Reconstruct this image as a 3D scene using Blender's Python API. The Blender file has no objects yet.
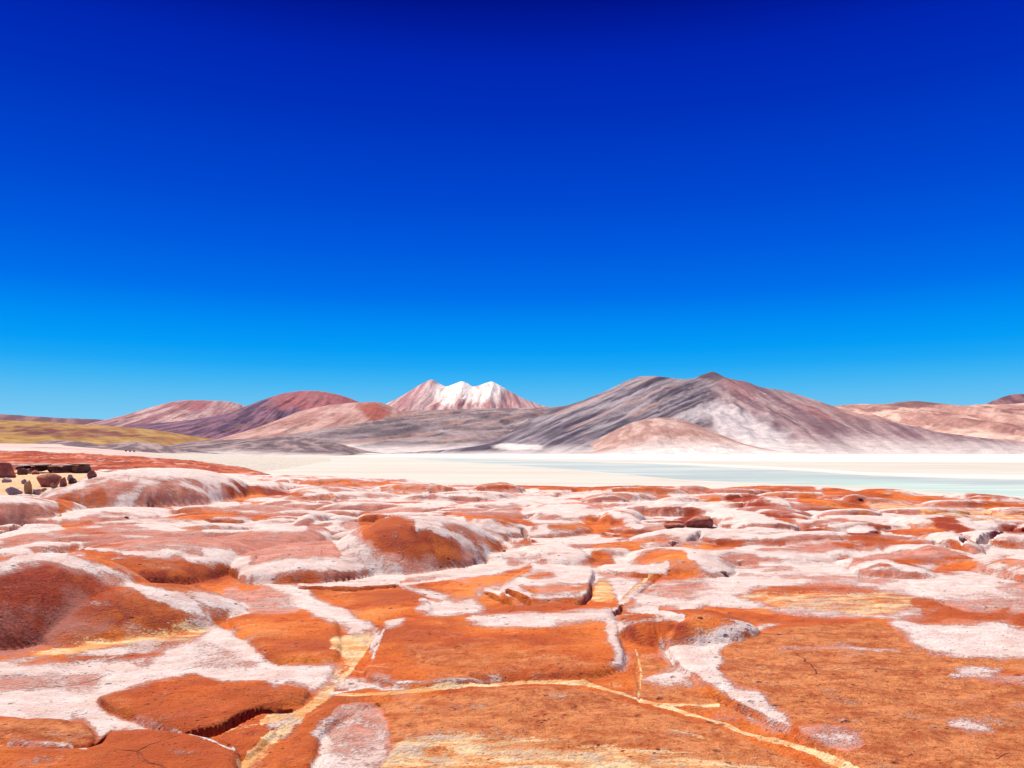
import bpy, bmesh, math, random
import numpy as np
from mathutils import Vector

S = bpy.context.scene
COL = S.collection
FPX, CX, HY, EYE = 800.0, 512.0, 452.0, 1.7      # focal length in pixels, principal column, horizon row, eye height
LAKE = -2.5

# ------------------------------------------------------------------ noise
def _hash(ix, iy, seed):
    n = (ix.astype(np.int64) * 374761393 + iy.astype(np.int64) * 668265263 + seed * 974634777) & 0xFFFFFFFF
    n = ((n ^ (n >> 13)) * 1274126177) & 0xFFFFFFFF
    n = (n ^ (n >> 16)) & 0xFFFFFFFF
    return n
def perlin(x, y, seed=0):
    x = np.asarray(x, float); y = np.asarray(y, float)
    ix = np.floor(x); iy = np.floor(y); fx = x - ix; fy = y - iy
    def g(dx, dy):
        a = _hash(ix + dx, iy + dy, seed) / 4294967296.0 * 2 * math.pi
        return np.cos(a) * (fx - dx) + np.sin(a) * (fy - dy)
    u = fx ** 3 * (fx * (fx * 6 - 15) + 10); v = fy ** 3 * (fy * (fy * 6 - 15) + 10)
    a = g(0, 0) * (1 - u) + g(1, 0) * u
    b = g(0, 1) * (1 - u) + g(1, 1) * u
    return (a * (1 - v) + b * v) * 1.45
def fbm(x, y, octv=4, seed=0, gain=0.5):
    s = 0; a = 1; t = 0
    for o in range(octv):
        s = s + a * perlin(x * 2 ** o + 17.3 * o, y * 2 ** o - 9.1 * o, seed + o); t += a; a *= gain
    return s / t
def ridged(x, y, octv=4, seed=0):
    s = 0; a = 1; t = 0
    for o in range(octv):
        s = s + a * (1 - np.abs(perlin(x * 2 ** o + 5.3 * o, y * 2 ** o + 3.7 * o, seed + o)) * 2); t += a; a *= 0.5
    return s / t
def sstep(a, b, x):
    t = np.clip((x - a) / (b - a), 0, 1); return t * t * (3 - 2 * t)
def lerp(a, b, t): return a + (b - a) * t
def catmull(pts, closed, n=6):
    P = np.array(pts, float); N = len(P); out = []
    rng = range(N) if closed else range(N - 1)
    for i in rng:
        if closed: p0, p1, p2, p3 = P[i - 1], P[i], P[(i + 1) % N], P[(i + 2) % N]
        else: p0, p1, p2, p3 = P[max(i - 1, 0)], P[i], P[i + 1], P[min(i + 2, N - 1)]
        for k in range(n):
            t = k / n
            c = 0.5 * (2 * p1 + (p2 - p0) * t + (2 * p0 - 5 * p1 + 4 * p2 - p3) * t ** 2 + (3 * p1 - p0 - 3 * p2 + p3) * t ** 3)
            out.append(lerp(p1 + (p2 - p1) * t, c, 0.8))
    if not closed: out.append(P[-1])
    return np.array(out)
def seg_dist(px, py, poly, closed):
    d = np.full(px.shape, 1e9); tt = np.zeros(px.shape); n = len(poly)
    m = n if closed else n - 1
    for i in range(m):
        a = poly[i]; b = poly[(i + 1) % n]; e = b - a; L = e @ e + 1e-12
        t = np.clip(((px - a[0]) * e[0] + (py - a[1]) * e[1]) / L, 0, 1)
        q = np.hypot(px - a[0] - t * e[0], py - a[1] - t * e[1])
        tt = np.where(q < d, (i + t) / m, tt); d = np.minimum(d, q)
    return d, tt
def inside(px, py, poly):
    r = np.zeros(px.shape, bool); n = len(poly); j = n - 1
    for i in range(n):
        xi, yi = poly[i]; xj, yj = poly[j]
        c = ((yi > py) != (yj > py)) & (px < (xj - xi) * (py - yi) / (yj - yi + 1e-12) + xi)
        r ^= c; j = i
    return r

# ------------------------------------------------------------------ materials
def nd(nt, t, **kw):
    n = nt.nodes.new(t)
    for k, v in kw.items():
        if k.startswith('i_'):
            key = k[2:]; n.inputs[int(key) if key.isdigit() else key.replace('_', ' ')].default_value = v
        else: setattr(n, k, v)
    return n
def new_mat(name, rough=0.9, spec=0.2):
    m = bpy.data.materials.new(name); m.use_nodes = True; nt = m.node_tree
    b = nt.nodes['Principled BSDF']; b.inputs['Roughness'].default_value = rough
    b.inputs['Specular IOR Level'].default_value = spec
    return m, nt, b
def mth(nt, op, a, b=None, c=None, clamp=False):
    n = nt.nodes.new('ShaderNodeMath'); n.operation = op; n.use_clamp = clamp
    for i, v in enumerate((a, b, c)):
        if v is None: continue
        if isinstance(v, (int, float)): n.inputs[i].default_value = v
        else: nt.links.new(v, n.inputs[i])
    return n.outputs[0]
def mixc(nt, fac, a, b, mode='MIX'):
    n = nt.nodes.new('ShaderNodeMix'); n.data_type = 'RGBA'; n.blend_type = mode
    for sock, v in ((n.inputs[0], fac), (n.inputs[6], a), (n.inputs[7], b)):
        if isinstance(v, (int, float)): sock.default_value = v
        elif isinstance(v, tuple): sock.default_value = (*v, 1)
        else: nt.links.new(v, sock)
    return n.outputs[2]
def noise(nt, co, scale, detail=4, rough=0.55, dist=0.0, stretch=None):
    if stretch:
        mp = nt.nodes.new('ShaderNodeMapping'); mp.inputs['Scale'].default_value = stretch
        nt.links.new(co, mp.inputs[0]); co = mp.outputs[0]
    n = nd(nt, 'ShaderNodeTexNoise', i_Scale=scale, i_Detail=detail, i_Roughness=rough, i_Distortion=dist)
    nt.links.new(co, n.inputs['Vector']); return n.outputs['Fac']
def mrange(nt, v, a, b, c=0.0, d=1.0, smooth=True):
    n = nt.nodes.new('ShaderNodeMapRange'); n.interpolation_type = 'SMOOTHSTEP' if smooth else 'LINEAR'
    nt.links.new(v, n.inputs[0])
    for i, k in enumerate((a, b, c, d)): n.inputs[i + 1].default_value = k
    return n.outputs[0]
def bump(nt, b, h, strength, dist):
    n = nt.nodes.new('ShaderNodeBump'); n.inputs['Strength'].default_value = strength; n.inputs['Distance'].default_value = dist
    nt.links.new(h, n.inputs['Height']); nt.links.new(n.outputs[0], b.inputs['Normal'])

def make_rock_mat():
    m, nt, b = new_mat('red_rock', 0.92, 0.15)
    co = nt.nodes.new('ShaderNodeTexCoord').outputs['Object']
    at = nd(nt, 'ShaderNodeAttribute', attribute_name='masks')
    sp = nt.nodes.new('ShaderNodeSeparateColor'); nt.links.new(at.outputs['Color'], sp.inputs[0])
    W, P, C, D = sp.outputs[0], sp.outputs[1], sp.outputs[2], at.outputs['Alpha']
    nbig = noise(nt, co, 1.3, 5, 0.6)
    nmid = noise(nt, co, 5.5, 6, 0.65, 0.4, (0.6, 1.0, 1.0))
    nfine = noise(nt, co, 38, 5, 0.7)
    ngrain = noise(nt, co, 120, 3, 0.7)
    nstreak = noise(nt, co, 4.0, 6, 0.7, 0.6, (0.45, 1.5, 1.0))
    # orange / rust body
    org = mixc(nt, mrange(nt, nbig, 0.35, 0.66), (0.70, 0.185, 0.028), (0.58, 0.098, 0.009))
    org = mixc(nt, mrange(nt, nfine, 0.46, 0.66, 0.0, 0.75), org, (0.40, 0.075, 0.022))
    org = mixc(nt, mrange(nt, ngrain, 0.54, 0.70, 0.0, 0.6), org, (0.84, 0.44, 0.20))
    org = mixc(nt, mrange(nt, nmid, 0.56, 0.68, 0.0, 0.6), org, (0.74, 0.34, 0.15))
    org = mixc(nt, mrange(nt, nmid, 0.44, 0.33, 0.0, 0.7), org, (0.42, 0.060, 0.012))
    nlarge = noise(nt, co, 0.55, 4, 0.6, 0.3)
    org = mixc(nt, mrange(nt, nlarge, 0.44, 0.58, 0.0, 0.8), org, (0.38, 0.070, 0.020))
    org = mixc(nt, mrange(nt, nlarge, 0.44, 0.34, 0.0, 0.6), org, (0.82, 0.29, 0.075))
    at2 = nd(nt, 'ShaderNodeAttribute', attribute_name='masks2'); sp2 = nt.nodes.new('ShaderNodeSeparateColor'); nt.links.new(at2.outputs['Color'], sp2.inputs[0]); TAN = sp2.outputs[0]
    nspot = noise(nt, co, 17, 5, 0.75)
    tan = mixc(nt, mrange(nt, mth(nt, 'ADD', mth(nt, 'MULTIPLY', nspot, .5), mth(nt, 'MULTIPLY', nmid, .5)), 0.38, 0.62), (0.34, 0.085, 0.028), (0.66, 0.235, 0.082))
    tan = mixc(nt, mrange(nt, ngrain, 0.56, 0.70, 0.0, 0.6), tan, (0.80, 0.50, 0.27))
    org = mixc(nt, mrange(nt, mth(nt, 'ADD', TAN, mth(nt, 'ADD', mth(nt, 'MULTIPLY', mth(nt, 'SUBTRACT', nmid, 0.5), 0.9), mth(nt, 'MULTIPLY', mth(nt, 'SUBTRACT', nspot, 0.5), 0.6))), 0.25, 0.8), org, tan)
    org = mixc(nt, mrange(nt, nspot, 0.43, 0.33, 0.0, 0.75), org, (0.25, 0.035, 0.014))
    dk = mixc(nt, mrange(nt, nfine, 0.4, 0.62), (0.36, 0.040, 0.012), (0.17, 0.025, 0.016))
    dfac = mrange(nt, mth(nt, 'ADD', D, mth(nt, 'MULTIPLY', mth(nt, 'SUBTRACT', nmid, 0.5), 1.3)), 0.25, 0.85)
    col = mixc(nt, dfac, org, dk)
    # dusty pink weathered skin
    pk = mixc(nt, mrange(nt, nmid, 0.38, 0.62), (0.66, 0.30, 0.225), (0.55, 0.15, 0.085))
    pk = mixc(nt, mrange(nt, nfine, 0.48, 0.66, 0.0, 0.8), pk, (0.72, 0.52, 0.49))
    wq = mth(nt, 'MULTIPLY', W, mth(nt, 'SUBTRACT', 1.0, W))
    P = mth(nt, 'ADD', P, mth(nt, 'MULTIPLY', wq, 1.5))
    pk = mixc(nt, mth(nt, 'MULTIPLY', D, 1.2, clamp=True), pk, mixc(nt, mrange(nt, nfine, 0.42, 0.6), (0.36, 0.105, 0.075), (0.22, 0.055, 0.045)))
    pfac = mrange(nt, mth(nt, 'ADD', P, mth(nt, 'MULTIPLY', mth(nt, 'SUBTRACT', nmid, 0.5), 0.9)), 0.3, 0.75)
    col = mixc(nt, pfac, col, pk)
    # cream sand
    cr = mixc(nt, mrange(nt, nstreak, 0.42, 0.6), (0.68, 0.33, 0.12), (0.86, 0.63, 0.37))
    cfac = mrange(nt, mth(nt, 'ADD', C, mth(nt, 'ADD', mth(nt, 'MULTIPLY', mth(nt, 'SUBTRACT', nstreak, 0.5), 1.1), mth(nt, 'MULTIPLY', mth(nt, 'SUBTRACT', nfine, 0.5), 1.1))), 0.38, 0.62)
    col = mixc(nt, cfac, col, cr)
    # white salt crust
    wh = mixc(nt, mrange(nt, nmid, 0.4, 0.62), (0.76, 0.655, 0.625), (0.68, 0.495, 0.45))
    wh = mixc(nt, mrange(nt, nfine, 0.52, 0.68, 0.0, 0.6), wh, (0.58, 0.32, 0.26))
    nedge = noise(nt, co, 2.6, 6, 0.72, 0.2)
    wj = mth(nt, 'ADD', mth(nt, 'ADD', mth(nt, 'MULTIPLY', mth(nt, 'SUBTRACT', nedge, 0.5), 1.3), mth(nt, 'MULTIPLY', mth(nt, 'SUBTRACT', nstreak, 0.5), 1.1)), mth(nt, 'ADD', mth(nt, 'MULTIPLY', mth(nt, 'SUBTRACT', nmid, 0.5), 0.9), mth(nt, 'MULTIPLY', mth(nt, 'SUBTRACT', nfine, 0.5), 1.5)))
    wfac = mrange(nt, mth(nt, 'ADD', W, wj), 0.28, 0.70)
    col = mixc(nt, wfac, col, wh)
    # dark-coloured pits and grit
    vo = nd(nt, 'ShaderNodeTexVoronoi', i_Scale=13.0); nt.links.new(co, vo.inputs['Vector'])
    pit = mth(nt, 'MULTIPLY', mrange(nt, vo.outputs['Distance'], 0.06, 0.20, 1.0, 0.0), mrange(nt, nbig, 0.49, 0.62))
    col = mixc(nt, mth(nt, 'MULTIPLY', pit, 0.8), col, (0.07, 0.03, 0.025))
    wv = nt.nodes.new('ShaderNodeVectorMath'); wv.operation = 'MULTIPLY_ADD'; wn = nd(nt, 'ShaderNodeTexNoise', i_Scale=1.3, i_Detail=3.0, i_Roughness=0.5); nt.links.new(co, wn.inputs['Vector'])
    nt.links.new(wn.outputs['Color'], wv.inputs[0]); wv.inputs[1].default_value = (.55, .55, .55); nt.links.new(co, wv.inputs[2])
    vc = nd(nt, 'ShaderNodeTexVoronoi', i_Scale=0.85); vc.feature = 'DISTANCE_TO_EDGE'; nt.links.new(wv.outputs[0], vc.inputs['Vector'])
    crk = mth(nt, 'MULTIPLY', mrange(nt, vc.outputs['Distance'], 0.002, 0.008, 1.0, 0.0), mrange(nt, nlarge, 0.56, 0.64))
    ccol = mixc(nt, mrange(nt, nbig, 0.52, 0.62), (0.15, 0.038, 0.018), (0.74, 0.44, 0.24))
    col = mixc(nt, mth(nt, 'MULTIPLY', crk, 0.55), col, ccol)
    spk = mth(nt, 'MULTIPLY', mrange(nt, ngrain, 0.60, 0.68), mrange(nt, nmid, 0.46, 0.60))
    col = mixc(nt, mth(nt, 'MULTIPLY', spk, 0.6), col, (0.84, 0.62, 0.48))
    vo2 = nd(nt, 'ShaderNodeTexVoronoi', i_Scale=24.0); nt.links.new(co, vo2.inputs['Vector'])
    pit2 = mth(nt, 'MULTIPLY', mrange(nt, vo2.outputs['Distance'], 0.10, 0.26, 1.0, 0.0), mrange(nt, nspot, 0.50, 0.60))
    col = mixc(nt, mth(nt, 'MULTIPLY', pit2, 0.65), col, (0.10, 0.03, 0.02))
    vo3 = nd(nt, 'ShaderNodeTexVoronoi', i_Scale=5.0); nt.links.new(co, vo3.inputs['Vector'])
    pit3 = mth(nt, 'MULTIPLY', mrange(nt, vo3.outputs['Distance'], 0.05, 0.17, 1.0, 0.0), mrange(nt, nedge, 0.47, 0.56))
    col = mixc(nt, mth(nt, 'MULTIPLY', pit3, 0.7), col, (0.11, 0.03, 0.022))
    nt.links.new(col, b.inputs['Base Color'])
    h = mth(nt, 'ADD', mth(nt, 'MULTIPLY', nmid, 0.6), mth(nt, 'ADD', mth(nt, 'MULTIPLY', nfine, 0.45), mth(nt, 'MULTIPLY', ngrain, 0.18)))
    h = mth(nt, 'SUBTRACT', h, mth(nt, 'ADD', mth(nt, 'MULTIPLY', pit, 0.4), mth(nt, 'ADD', mth(nt, 'MULTIPLY', crk, 0.5), mth(nt, 'MULTIPLY', pit2, .3))))
    h = mth(nt, 'ADD', h, mth(nt, 'ADD', mth(nt, 'MULTIPLY', wfac, 0.22), mth(nt, 'SUBTRACT', mth(nt, 'MULTIPLY', nedge, 0.7), mth(nt, 'MULTIPLY', pit3, .5))))
    bump(nt, b, h, 0.8, 0.06)
    return m
def make_vcol_mat(name, nscale, contrast=0.5, bumpd=8.0, bstr=0.5):
    m, nt, b = new_mat(name, 0.95, 0.1)
    co = nt.nodes.new('ShaderNodeTexCoord').outputs['Object']
    at = nd(nt, 'ShaderNodeAttribute', attribute_name='albedo')
    n1 = noise(nt, co, nscale, 6, 0.65); n2 = noise(nt, co, nscale * 7, 4, 0.7)
    f = mth(nt, 'ADD', mth(nt, 'MULTIPLY', n1, 0.6), mth(nt, 'MULTIPLY', n2, 0.4))
    k = mrange(nt, f, 0.3, 0.7, 1 - contrast, 1 + contrast, False)
    g = nt.nodes.new('ShaderNodeCombineColor')
    for i in range(3): nt.links.new(k, g.inputs[i])
    nt.links.new(mixc(nt, 1.0, at.outputs['Color'], g.outputs[0], 'MULTIPLY'), b.inputs['Base Color'])
    bump(nt, b, f, bstr, bumpd)
    return m
ROCK = make_rock_mat()
MTN = make_vcol_mat('mountain_scree', 0.024, 0.42, 16.0, 0.65)
PLAINM = make_vcol_mat('gravel_plain', 0.9, 0.6, 0.35, 0.9)

# ------------------------------------------------------------------ scene helpers
def tag(o, label, cat, group=None, kind=None):
    o['label'] = label; o['category'] = cat
    if group: o['group'] = group
    if kind: o['kind'] = kind
    return o
def mesh_obj(name, V, F, mat, normals=None, smooth=True, masks=None, albedo=None, masks2=None):
    me = bpy.data.meshes.new(name)
    V = np.asarray(V, np.float32); F = np.asarray(F, np.int32)
    me.vertices.add(len(V)); me.vertices.foreach_set('co', V.ravel())
    k = F.shape[1]
    me.loops.add(F.size); me.loops.foreach_set('vertex_index', F.ravel())
    me.polygons.add(len(F)); me.polygons.foreach_set('loop_start', np.arange(0, F.size, k, dtype=np.int32))
    me.update(calc_edges=True); me.validate()
    me.polygons.foreach_set('use_smooth', np.full(len(me.polygons), smooth))
    for nm, arr in (('masks', masks), ('albedo', albedo), ('masks2', masks2)):
        if arr is None: continue
        a = me.color_attributes.new(nm, 'FLOAT_COLOR', 'POINT')
        arr = np.asarray(arr, np.float32)
        if arr.shape[1] == 3: arr = np.hstack([arr, np.ones((len(arr), 1), np.float32)])
        a.data.foreach_set('color', arr.ravel())
    if normals is not None: me.normals_split_custom_set_from_vertices(np.asarray(normals, float).tolist())
    me.materials.append(mat)
    o = bpy.data.objects.new(name, me); COL.objects.link(o); return o

# ------------------------------------------------------------------ the red rock shelf: one height field, cut into its mounds and slabs
us = np.concatenate([np.arange(-420, -60, 5.0), np.arange(-60, 1084, 1.7), np.arange(1084, 1450, 5.0)])
vs = np.concatenate([np.arange(466, 540, 0.38), np.arange(540, 610, 0.75), np.arange(610, 800, 1.25), np.arange(800, 1000, 4.0), np.arange(1000, 1700, 22.0)])
U, Vv = np.meshgrid(us, vs)
Y = FPX * EYE / (Vv - HY); X = (U - CX) / FPX * Y
NR, NC = U.shape
def dist(v): return FPX * EYE / (v - HY)
v_edge = np.interp(us, [-420, 60, 240, 330, 400, 450, 600, 800, 900, 1024, 1450], [466, 467, 473.5, 475.5, 479, 483, 486, 488, 491, 497, 506])
d_edge = dist(v_edge)
WX = X + 0.35 * fbm(X * 0.5, Y * 0.5, 3, 5); WY = Y + 0.35 * fbm(X * 0.5 + 40, Y * 0.5, 3, 6)
far = sstep(9, 20, Y)
H = 0.05 * fbm(X * 0.35, Y * 0.35, 3, 11) + 0.10 * far * fbm(X * 0.16, Y * 0.22, 3, 12)
ID = np.full(U.shape, -1, int)          # which mound or pillow is on top
RELY = np.zeros(U.shape); RR = np.ones(U.shape)
DOMES = []
def add_dome(cx, cy, ax, ay, h, p=2.0, q=0.62, rot=0.0, ident=None, k=0.03):
    global H
    bx = max(ax, ay) * 1.25 + 0.4
    yr = np.where((vs > HY + FPX * EYE / (cy + bx)) & ((cy - bx <= 0.5) | (vs < HY + FPX * EYE / max(cy - bx, 0.5))))[0]
    if len(yr) == 0: return
    sl = slice(yr[0], yr[-1] + 1)
    c, s = math.cos(rot), math.sin(rot)
    dx = (WX[sl] - cx) * c + (WY[sl] - cy) * s; dy = -(WX[sl] - cx) * s + (WY[sl] - cy) * c
    r = (np.abs(dx / ax) ** p + np.abs(dy / ay) ** p) ** (1 / p)
    z = np.where(r < 1, h * np.clip(1 - r ** 2, 0, 1) ** q, -0.25 * (r - 1) * 4)
    a = H[sl]; kk = k
    new = 0.5 * (a + z + np.sqrt((a - z) ** 2 + kk * kk)) - kk * 0.5
    new = np.where(r < 1.05, np.maximum(new, a), a)
    top = (r < 1) & (z > a)
    H[sl] = new
    if ident is not None:
        ID[sl] = np.where(top, ident, ID[sl]); RELY[sl] = np.where(top, dy / ay, RELY[sl]); RR[sl] = np.where(top, r, RR[sl])

rnd = random.Random(7)
PIL = {}
# low pillows of the middle distance
n = 0
for k in range(640):
    v = 470 + 92 * rnd.random() ** 1.5
    u = rnd.uniform(-380, 1400); d = dist(v)
    if d > np.interp(u, us, d_edge) - 5.0: continue
    if (55 < u < 262 and v < 512) or (-80 < u < 110 and v < 500): continue
    wpx = rnd.uniform(34, 115) * (0.7 + (v - 470) / 110); hpx = rnd.uniform(3.0, 8.0) * (0.8 + (v - 470) / 110)
    ax = wpx / 2 * d / FPX; ay = ax * rnd.uniform(0.35, 0.75)
    add_dome((u - CX) / FPX * d, d, ax, max(ay, 0.5), hpx * d / FPX * (1 if v < 545 else .7), rnd.choice((2.0, 2.4, 3.0)), rnd.uniform(0.45, 0.85), rnd.uniform(-0.35, 0.35), 1000 + k)
    PIL[1000 + k] = (rnd.random(), rnd.random(), rnd.random())
# hand-placed mounds: left, right, front contact row, crest row, depth in metres
MOUNDS = [
 ('rose_far', -0, 75, 240, 508, 467.5, 10, 2.6, .6),
 ('rose_front', 0.05, 55, 165, 526, 508, 4.5, 2.2, .55),
 ('left_pink', 0, -70, 58, 534, 496, 6, 2.4, .55),
 ('back_long', 0, -40, 205, 550, 528, 4, 2.2, .6),
 ('orange_fold', -0.1, 50, 252, 591, 540, 4.2, 2.3, .62),
 ('big_left', 0, -140, 160, 655, 555, 3.2, 2.0, .8),
 ('big_left_tail', -0.35, 30, 235, 640, 585, 1.9, 2.0, .8),
 ('mid_back', 0.0, 215, 330, 556, 529, 4, 2.4, .55),
 ('mid_front', 0.0, 238, 405, 584, 545, 3.6, 2.3, .42),
 ('central', -0.08, 325, 500, 577, 514, 4.6, 2.0, .75),
 ('knob', 0.0, 302, 328, 531, 513, 2.2, 2.2, .6),
 ('sweep', -0.2, 405, 530, 546, 516, 4, 2.0, .7),
 ('sweep_b', -0.1, 500, 590, 538, 521, 3, 2.4, .5),
 ('pillow_c', 0.0, 522, 606, 523, 505, 5, 2.8, .45),
 ('pillow_d', 0.0, 598, 645, 531, 509, 4, 2.2, .6),
 ('white_c', 0.1, 512, 598, 566, 546, 2.4, 2.2, .6),
 ('orange_r', 0.0, 630, 735, 577, 550, 2.6, 2.1, .7),
 ('pale_ridge', 0.0, 598, 668, 575, 566, 1.0, 2.6, .5),
 ('deep_orange', 0.06, 618, 768, 647, 611, 1.2, 2.2, .6),
 ('pink_r', 0.0, 878, 968, 564, 544, 2.6, 2.0, .7),
 ('orange_low', 0.0, 846, 926, 579, 560, 2.0, 2.3, .55),
 ('orange_far_r', 0.0, 930, 1000, 575, 558, 2.4, 2.3, .55),
 ('edge_r', 0.0, 985, 1075, 590, 562, 2.4, 2.3, .55),
 ('white_lump', 0.0, 928, 968, 554, 533, 2.2, 2.2, .5),
 ('white_block', 0.0, 845, 882, 537, 527, 1.8, 2.6, .4),
 ('ledge', 0.25, 958, 1050, 549, 532, 2.0, 2.6, .35),
 ('lump_far', 0.0, 970, 1008, 534, 522, 2.6, 2.2, .5),
 ('red_far_a', 0.0, 735, 792, 512, 496, 3.6, 2.2, .6),
 ('red_far_b', 0.0, 755, 800, 525, 510, 3.0, 2.2, .6),
 ('red_far_c', 0.0, 905, 972, 536, 517, 3.4, 2.2, .6),
 ('red_far_d', 0.0, 1000, 1060, 540, 523, 3.4, 2.2, .6),
 ('white_far', 0.0, 715, 782, 532, 512, 4.5, 2.4, .5),
 ('rim_a', 0.0, 590, 700, 489, 484, 4, 2.2, .6),
 ('rim_b', 0.0, 720, 860, 492, 485.5, 4, 2.2, .6),
 ('rim_c', 0.0, 862, 910, 495, 488.5, 3, 2.2, .6),
 ('rim_d', 0.0, 950, 1010, 500, 493.5, 3, 2.2, .6),
 ('red_left', 0.0, 222, 292, 497, 481, 6, 2.2, .6),
 ('small_left', 0.0, 288, 334, 500, 489, 4, 2.2, .6),
]
for i, (nm, rot, ul, ur, vf, vc, dep, p, q) in enumerate(MOUNDS):
    d1 = dist(vf); dc = d1 + dep / 2; h = EYE - (vc - HY) * dc / FPX
    um = (ul + ur) / 2
    add_dome((um - CX) / FPX * dc, dc, (ur - ul) / 2 * dc / FPX, dep / 2, max(h, 0.06), p, q, rot, i, 0.025)
# slabs: plan outlines lifted as low plates with a worn edge
SLABS = {
 'centre': (0.05, 9, [(388,622),(470,616),(560,611),(608,608),(616,630),(624,667),(585,679),(490,682),(430,688),(368,678),(372,650)]),
 'front': (0.035, 8, [(372,706),(480,692),(568,690),(636,706),(700,728),(760,748),(850,785),(900,860),(300,860),(318,768),(350,716)]),
 'right': (0.05, 13, [(668,646),(740,627),(800,623),(880,618),(1000,650),(1150,655),(1150,860),(930,820),(800,742),(740,712),(695,688)]),
 'left': (0.055, 10, [(97,700),(130,689),(170,679),(225,681),(262,682),(308,690),(300,701),(262,706),(245,713),(225,724),(190,733),(150,724),(115,712)]),
 'corner': (0.07, 12, [(-200,748),(-60,747),(88,749),(112,733),(160,731),(200,737),(240,753),(222,800),(150,860),(-200,860)]),
 'lower_left': (0.035, 8, [(-200,716),(0,718),(60,720),(86,724),(94,736),(86,745),(0,743),(-200,742)]),
 'island': (0.03, 5, [(214,739),(245,730),(276,728),(262,742),(244,753),(226,747)]),
 'wedge': (0.03, 7, [(318,708),(380,699),(352,712),(322,732),(312,760),(290,800),(252,800),(285,742)]),
 'mid_left': (0.04, 8, [(228,622),(262,611),(302,611),(336,622),(340,650),(334,663),(280,664),(254,648)]),
 'behind_centre': (0.03, 6, [(300,592),(345,596),(402,593),(424,598),(430,614),(384,620),(352,608),(318,594)]),
 'pale_centre': (0.06, 5, [(514,602),(500,590),(540,566),(590,571),(594,582),(588,598),(560,601)]),
}
SL_ID = {}
for i, (nm, (h, soft, pts)) in enumerate(SLABS.items()):
    poly = catmull(pts, True, 5)
    mn = poly.min(0) - soft * 2 - 4; mx = poly.max(0) + soft * 2 + 4
    m = (U > mn[0]) & (U < mx[0]) & (Vv > mn[1]) & (Vv < mx[1])
    px = U[m] + 2.5 * fbm(X[m] * 2.2, Y[m] * 2.2, 3, 31 + i); py = Vv[m] + 1.6 * fbm(X[m] * 2.2, Y[m] * 2.2, 3, 71 + i)
    d, _ = seg_dist(px, py, poly, True); ins = inside(px, py, poly); sd = np.where(ins, d, -d)
    f = np.clip((sd + 0.5) / soft, 0, 1); f = np.sqrt(1 - (1 - f) ** 2)
    H[m] += h * f
    t = ID[m]; t[ins] = 100 + i; ID[m] = t
    SL_ID[nm] = 100 + i
# joints: dark cracks (traced rows, width in px, depth in m) and shallow sand-filled seams
CRACKS = [
 ([(186,735),(205,732),(225,726),(245,715),(262,709),(292,707)], 1.5, 0.15), ([(90,747),(100,740),(112,732)], 1.5, .13),
 ([(487,594),(500,600),(512,604)], 1.1, .15), ([(508,597),(520,601),(530,604)], 1.0, .13),
 ([(595,577),(592,586),(591,594),(585,601),(578,603)], 1.1, .06), ([(622,605),(620,610),(616,614)], 1.4, .18),
 ([(300,588),(330,590),(350,591),(398,588)], 1.2, .13), ([(962,550),(985,544),(1024,536),(1050,530)], 1.4, .35),
 ([(715,524),(725,531),(745,532)], .6, .2), ([(-20,541),(0,539),(25,533)], .7, .25), ([(522,536),(536,544)], .7, .2),
 ([(672,549),(700,541)], .7, .2), ([(844,537),(862,538),(880,536)], .9, .3),
 ([(656,642),(668,655),(680,673),(720,703),(770,726),(850,768)], .9, .025), ([(640,655),(636,672),(640,690),(638,700)], .7, .015),
 ([(430,637),(450,650),(470,660),(490,678)], .8, .02), ([(245,478),(275,477)], .5, .25), ([(430,485),(452,484)], .5, .25),
 ([(640,592),(660,576)], .7, .03),  ([(390,655),(420,662),(450,676),(490,683)], .8, .02),
]
rc = random.Random(19); JOINTS = []
for k in range(70):      # short open joints of the middle distance
    v_ = rc.uniform(484, 575); u_ = rc.uniform(-60, 1090); l_ = rc.uniform(8, 26) * (v_ - 440) / 90; a_ = rc.uniform(-.35, .35)
    JOINTS.append(([(u_, v_), (u_ + l_ * .5, v_ + l_ * a_ * .3 + rc.uniform(-1, 1)), (u_ + l_, v_ + l_ * a_ * .5)], rc.uniform(.3, .55), rc.uniform(.004, .007) * dist(v_)))
for pts, w, dep in CRACKS + JOINTS:
    isj = len(pts) == 3 and w < .56 and dep > .05 and (pts, w, dep) in JOINTS
    poly = catmull(pts, False, 5); mn = poly.min(0) - 8; mx = poly.max(0) + 8
    m = (U > mn[0]) & (U < mx[0]) & (Vv > mn[1]) & (Vv < mx[1])
    px = U[m] + 1.6 * fbm(X[m] * 5, Y[m] * 5, 3, 131); py = Vv[m] + 1.0 * fbm(X[m] * 5, Y[m] * 5, 3, 171)
    d, t = seg_dist(px, py, poly, False)
    ww = w * (0.45 + 0.55 * np.sin(np.clip(t, 0.02, 0.98) * math.pi) ** 0.6)
    H[m] -= dep * sstep(ww + 0.9, ww * 0.55, d) * (np.where(ID[m] >= 0, 0, 1) if isj else 1)
# crevices: the joint in front of a mound is often open
fr = np.zeros(U.shape); nb = (ID[:-1] != ID[1:]) & (ID[:-1] >= 0) & (ID[:-1] < 2000); nb &= ((ID[:-1] >= 1000) & (ID[1:] != ID[:-1])) | ((ID[:-1] < 100) & (ID[1:] == -1) & (Y[:-1] < 15))
fr[1:][nb] = 1.0; fr[:-1][nb] = np.maximum(fr[:-1][nb], .35)
H -= fr * np.clip(0.0045 * Y, 0.03, 0.2) * sstep(-.02, .25, fbm(X * .6 + 5, Y * .3, 3, 26))
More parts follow.
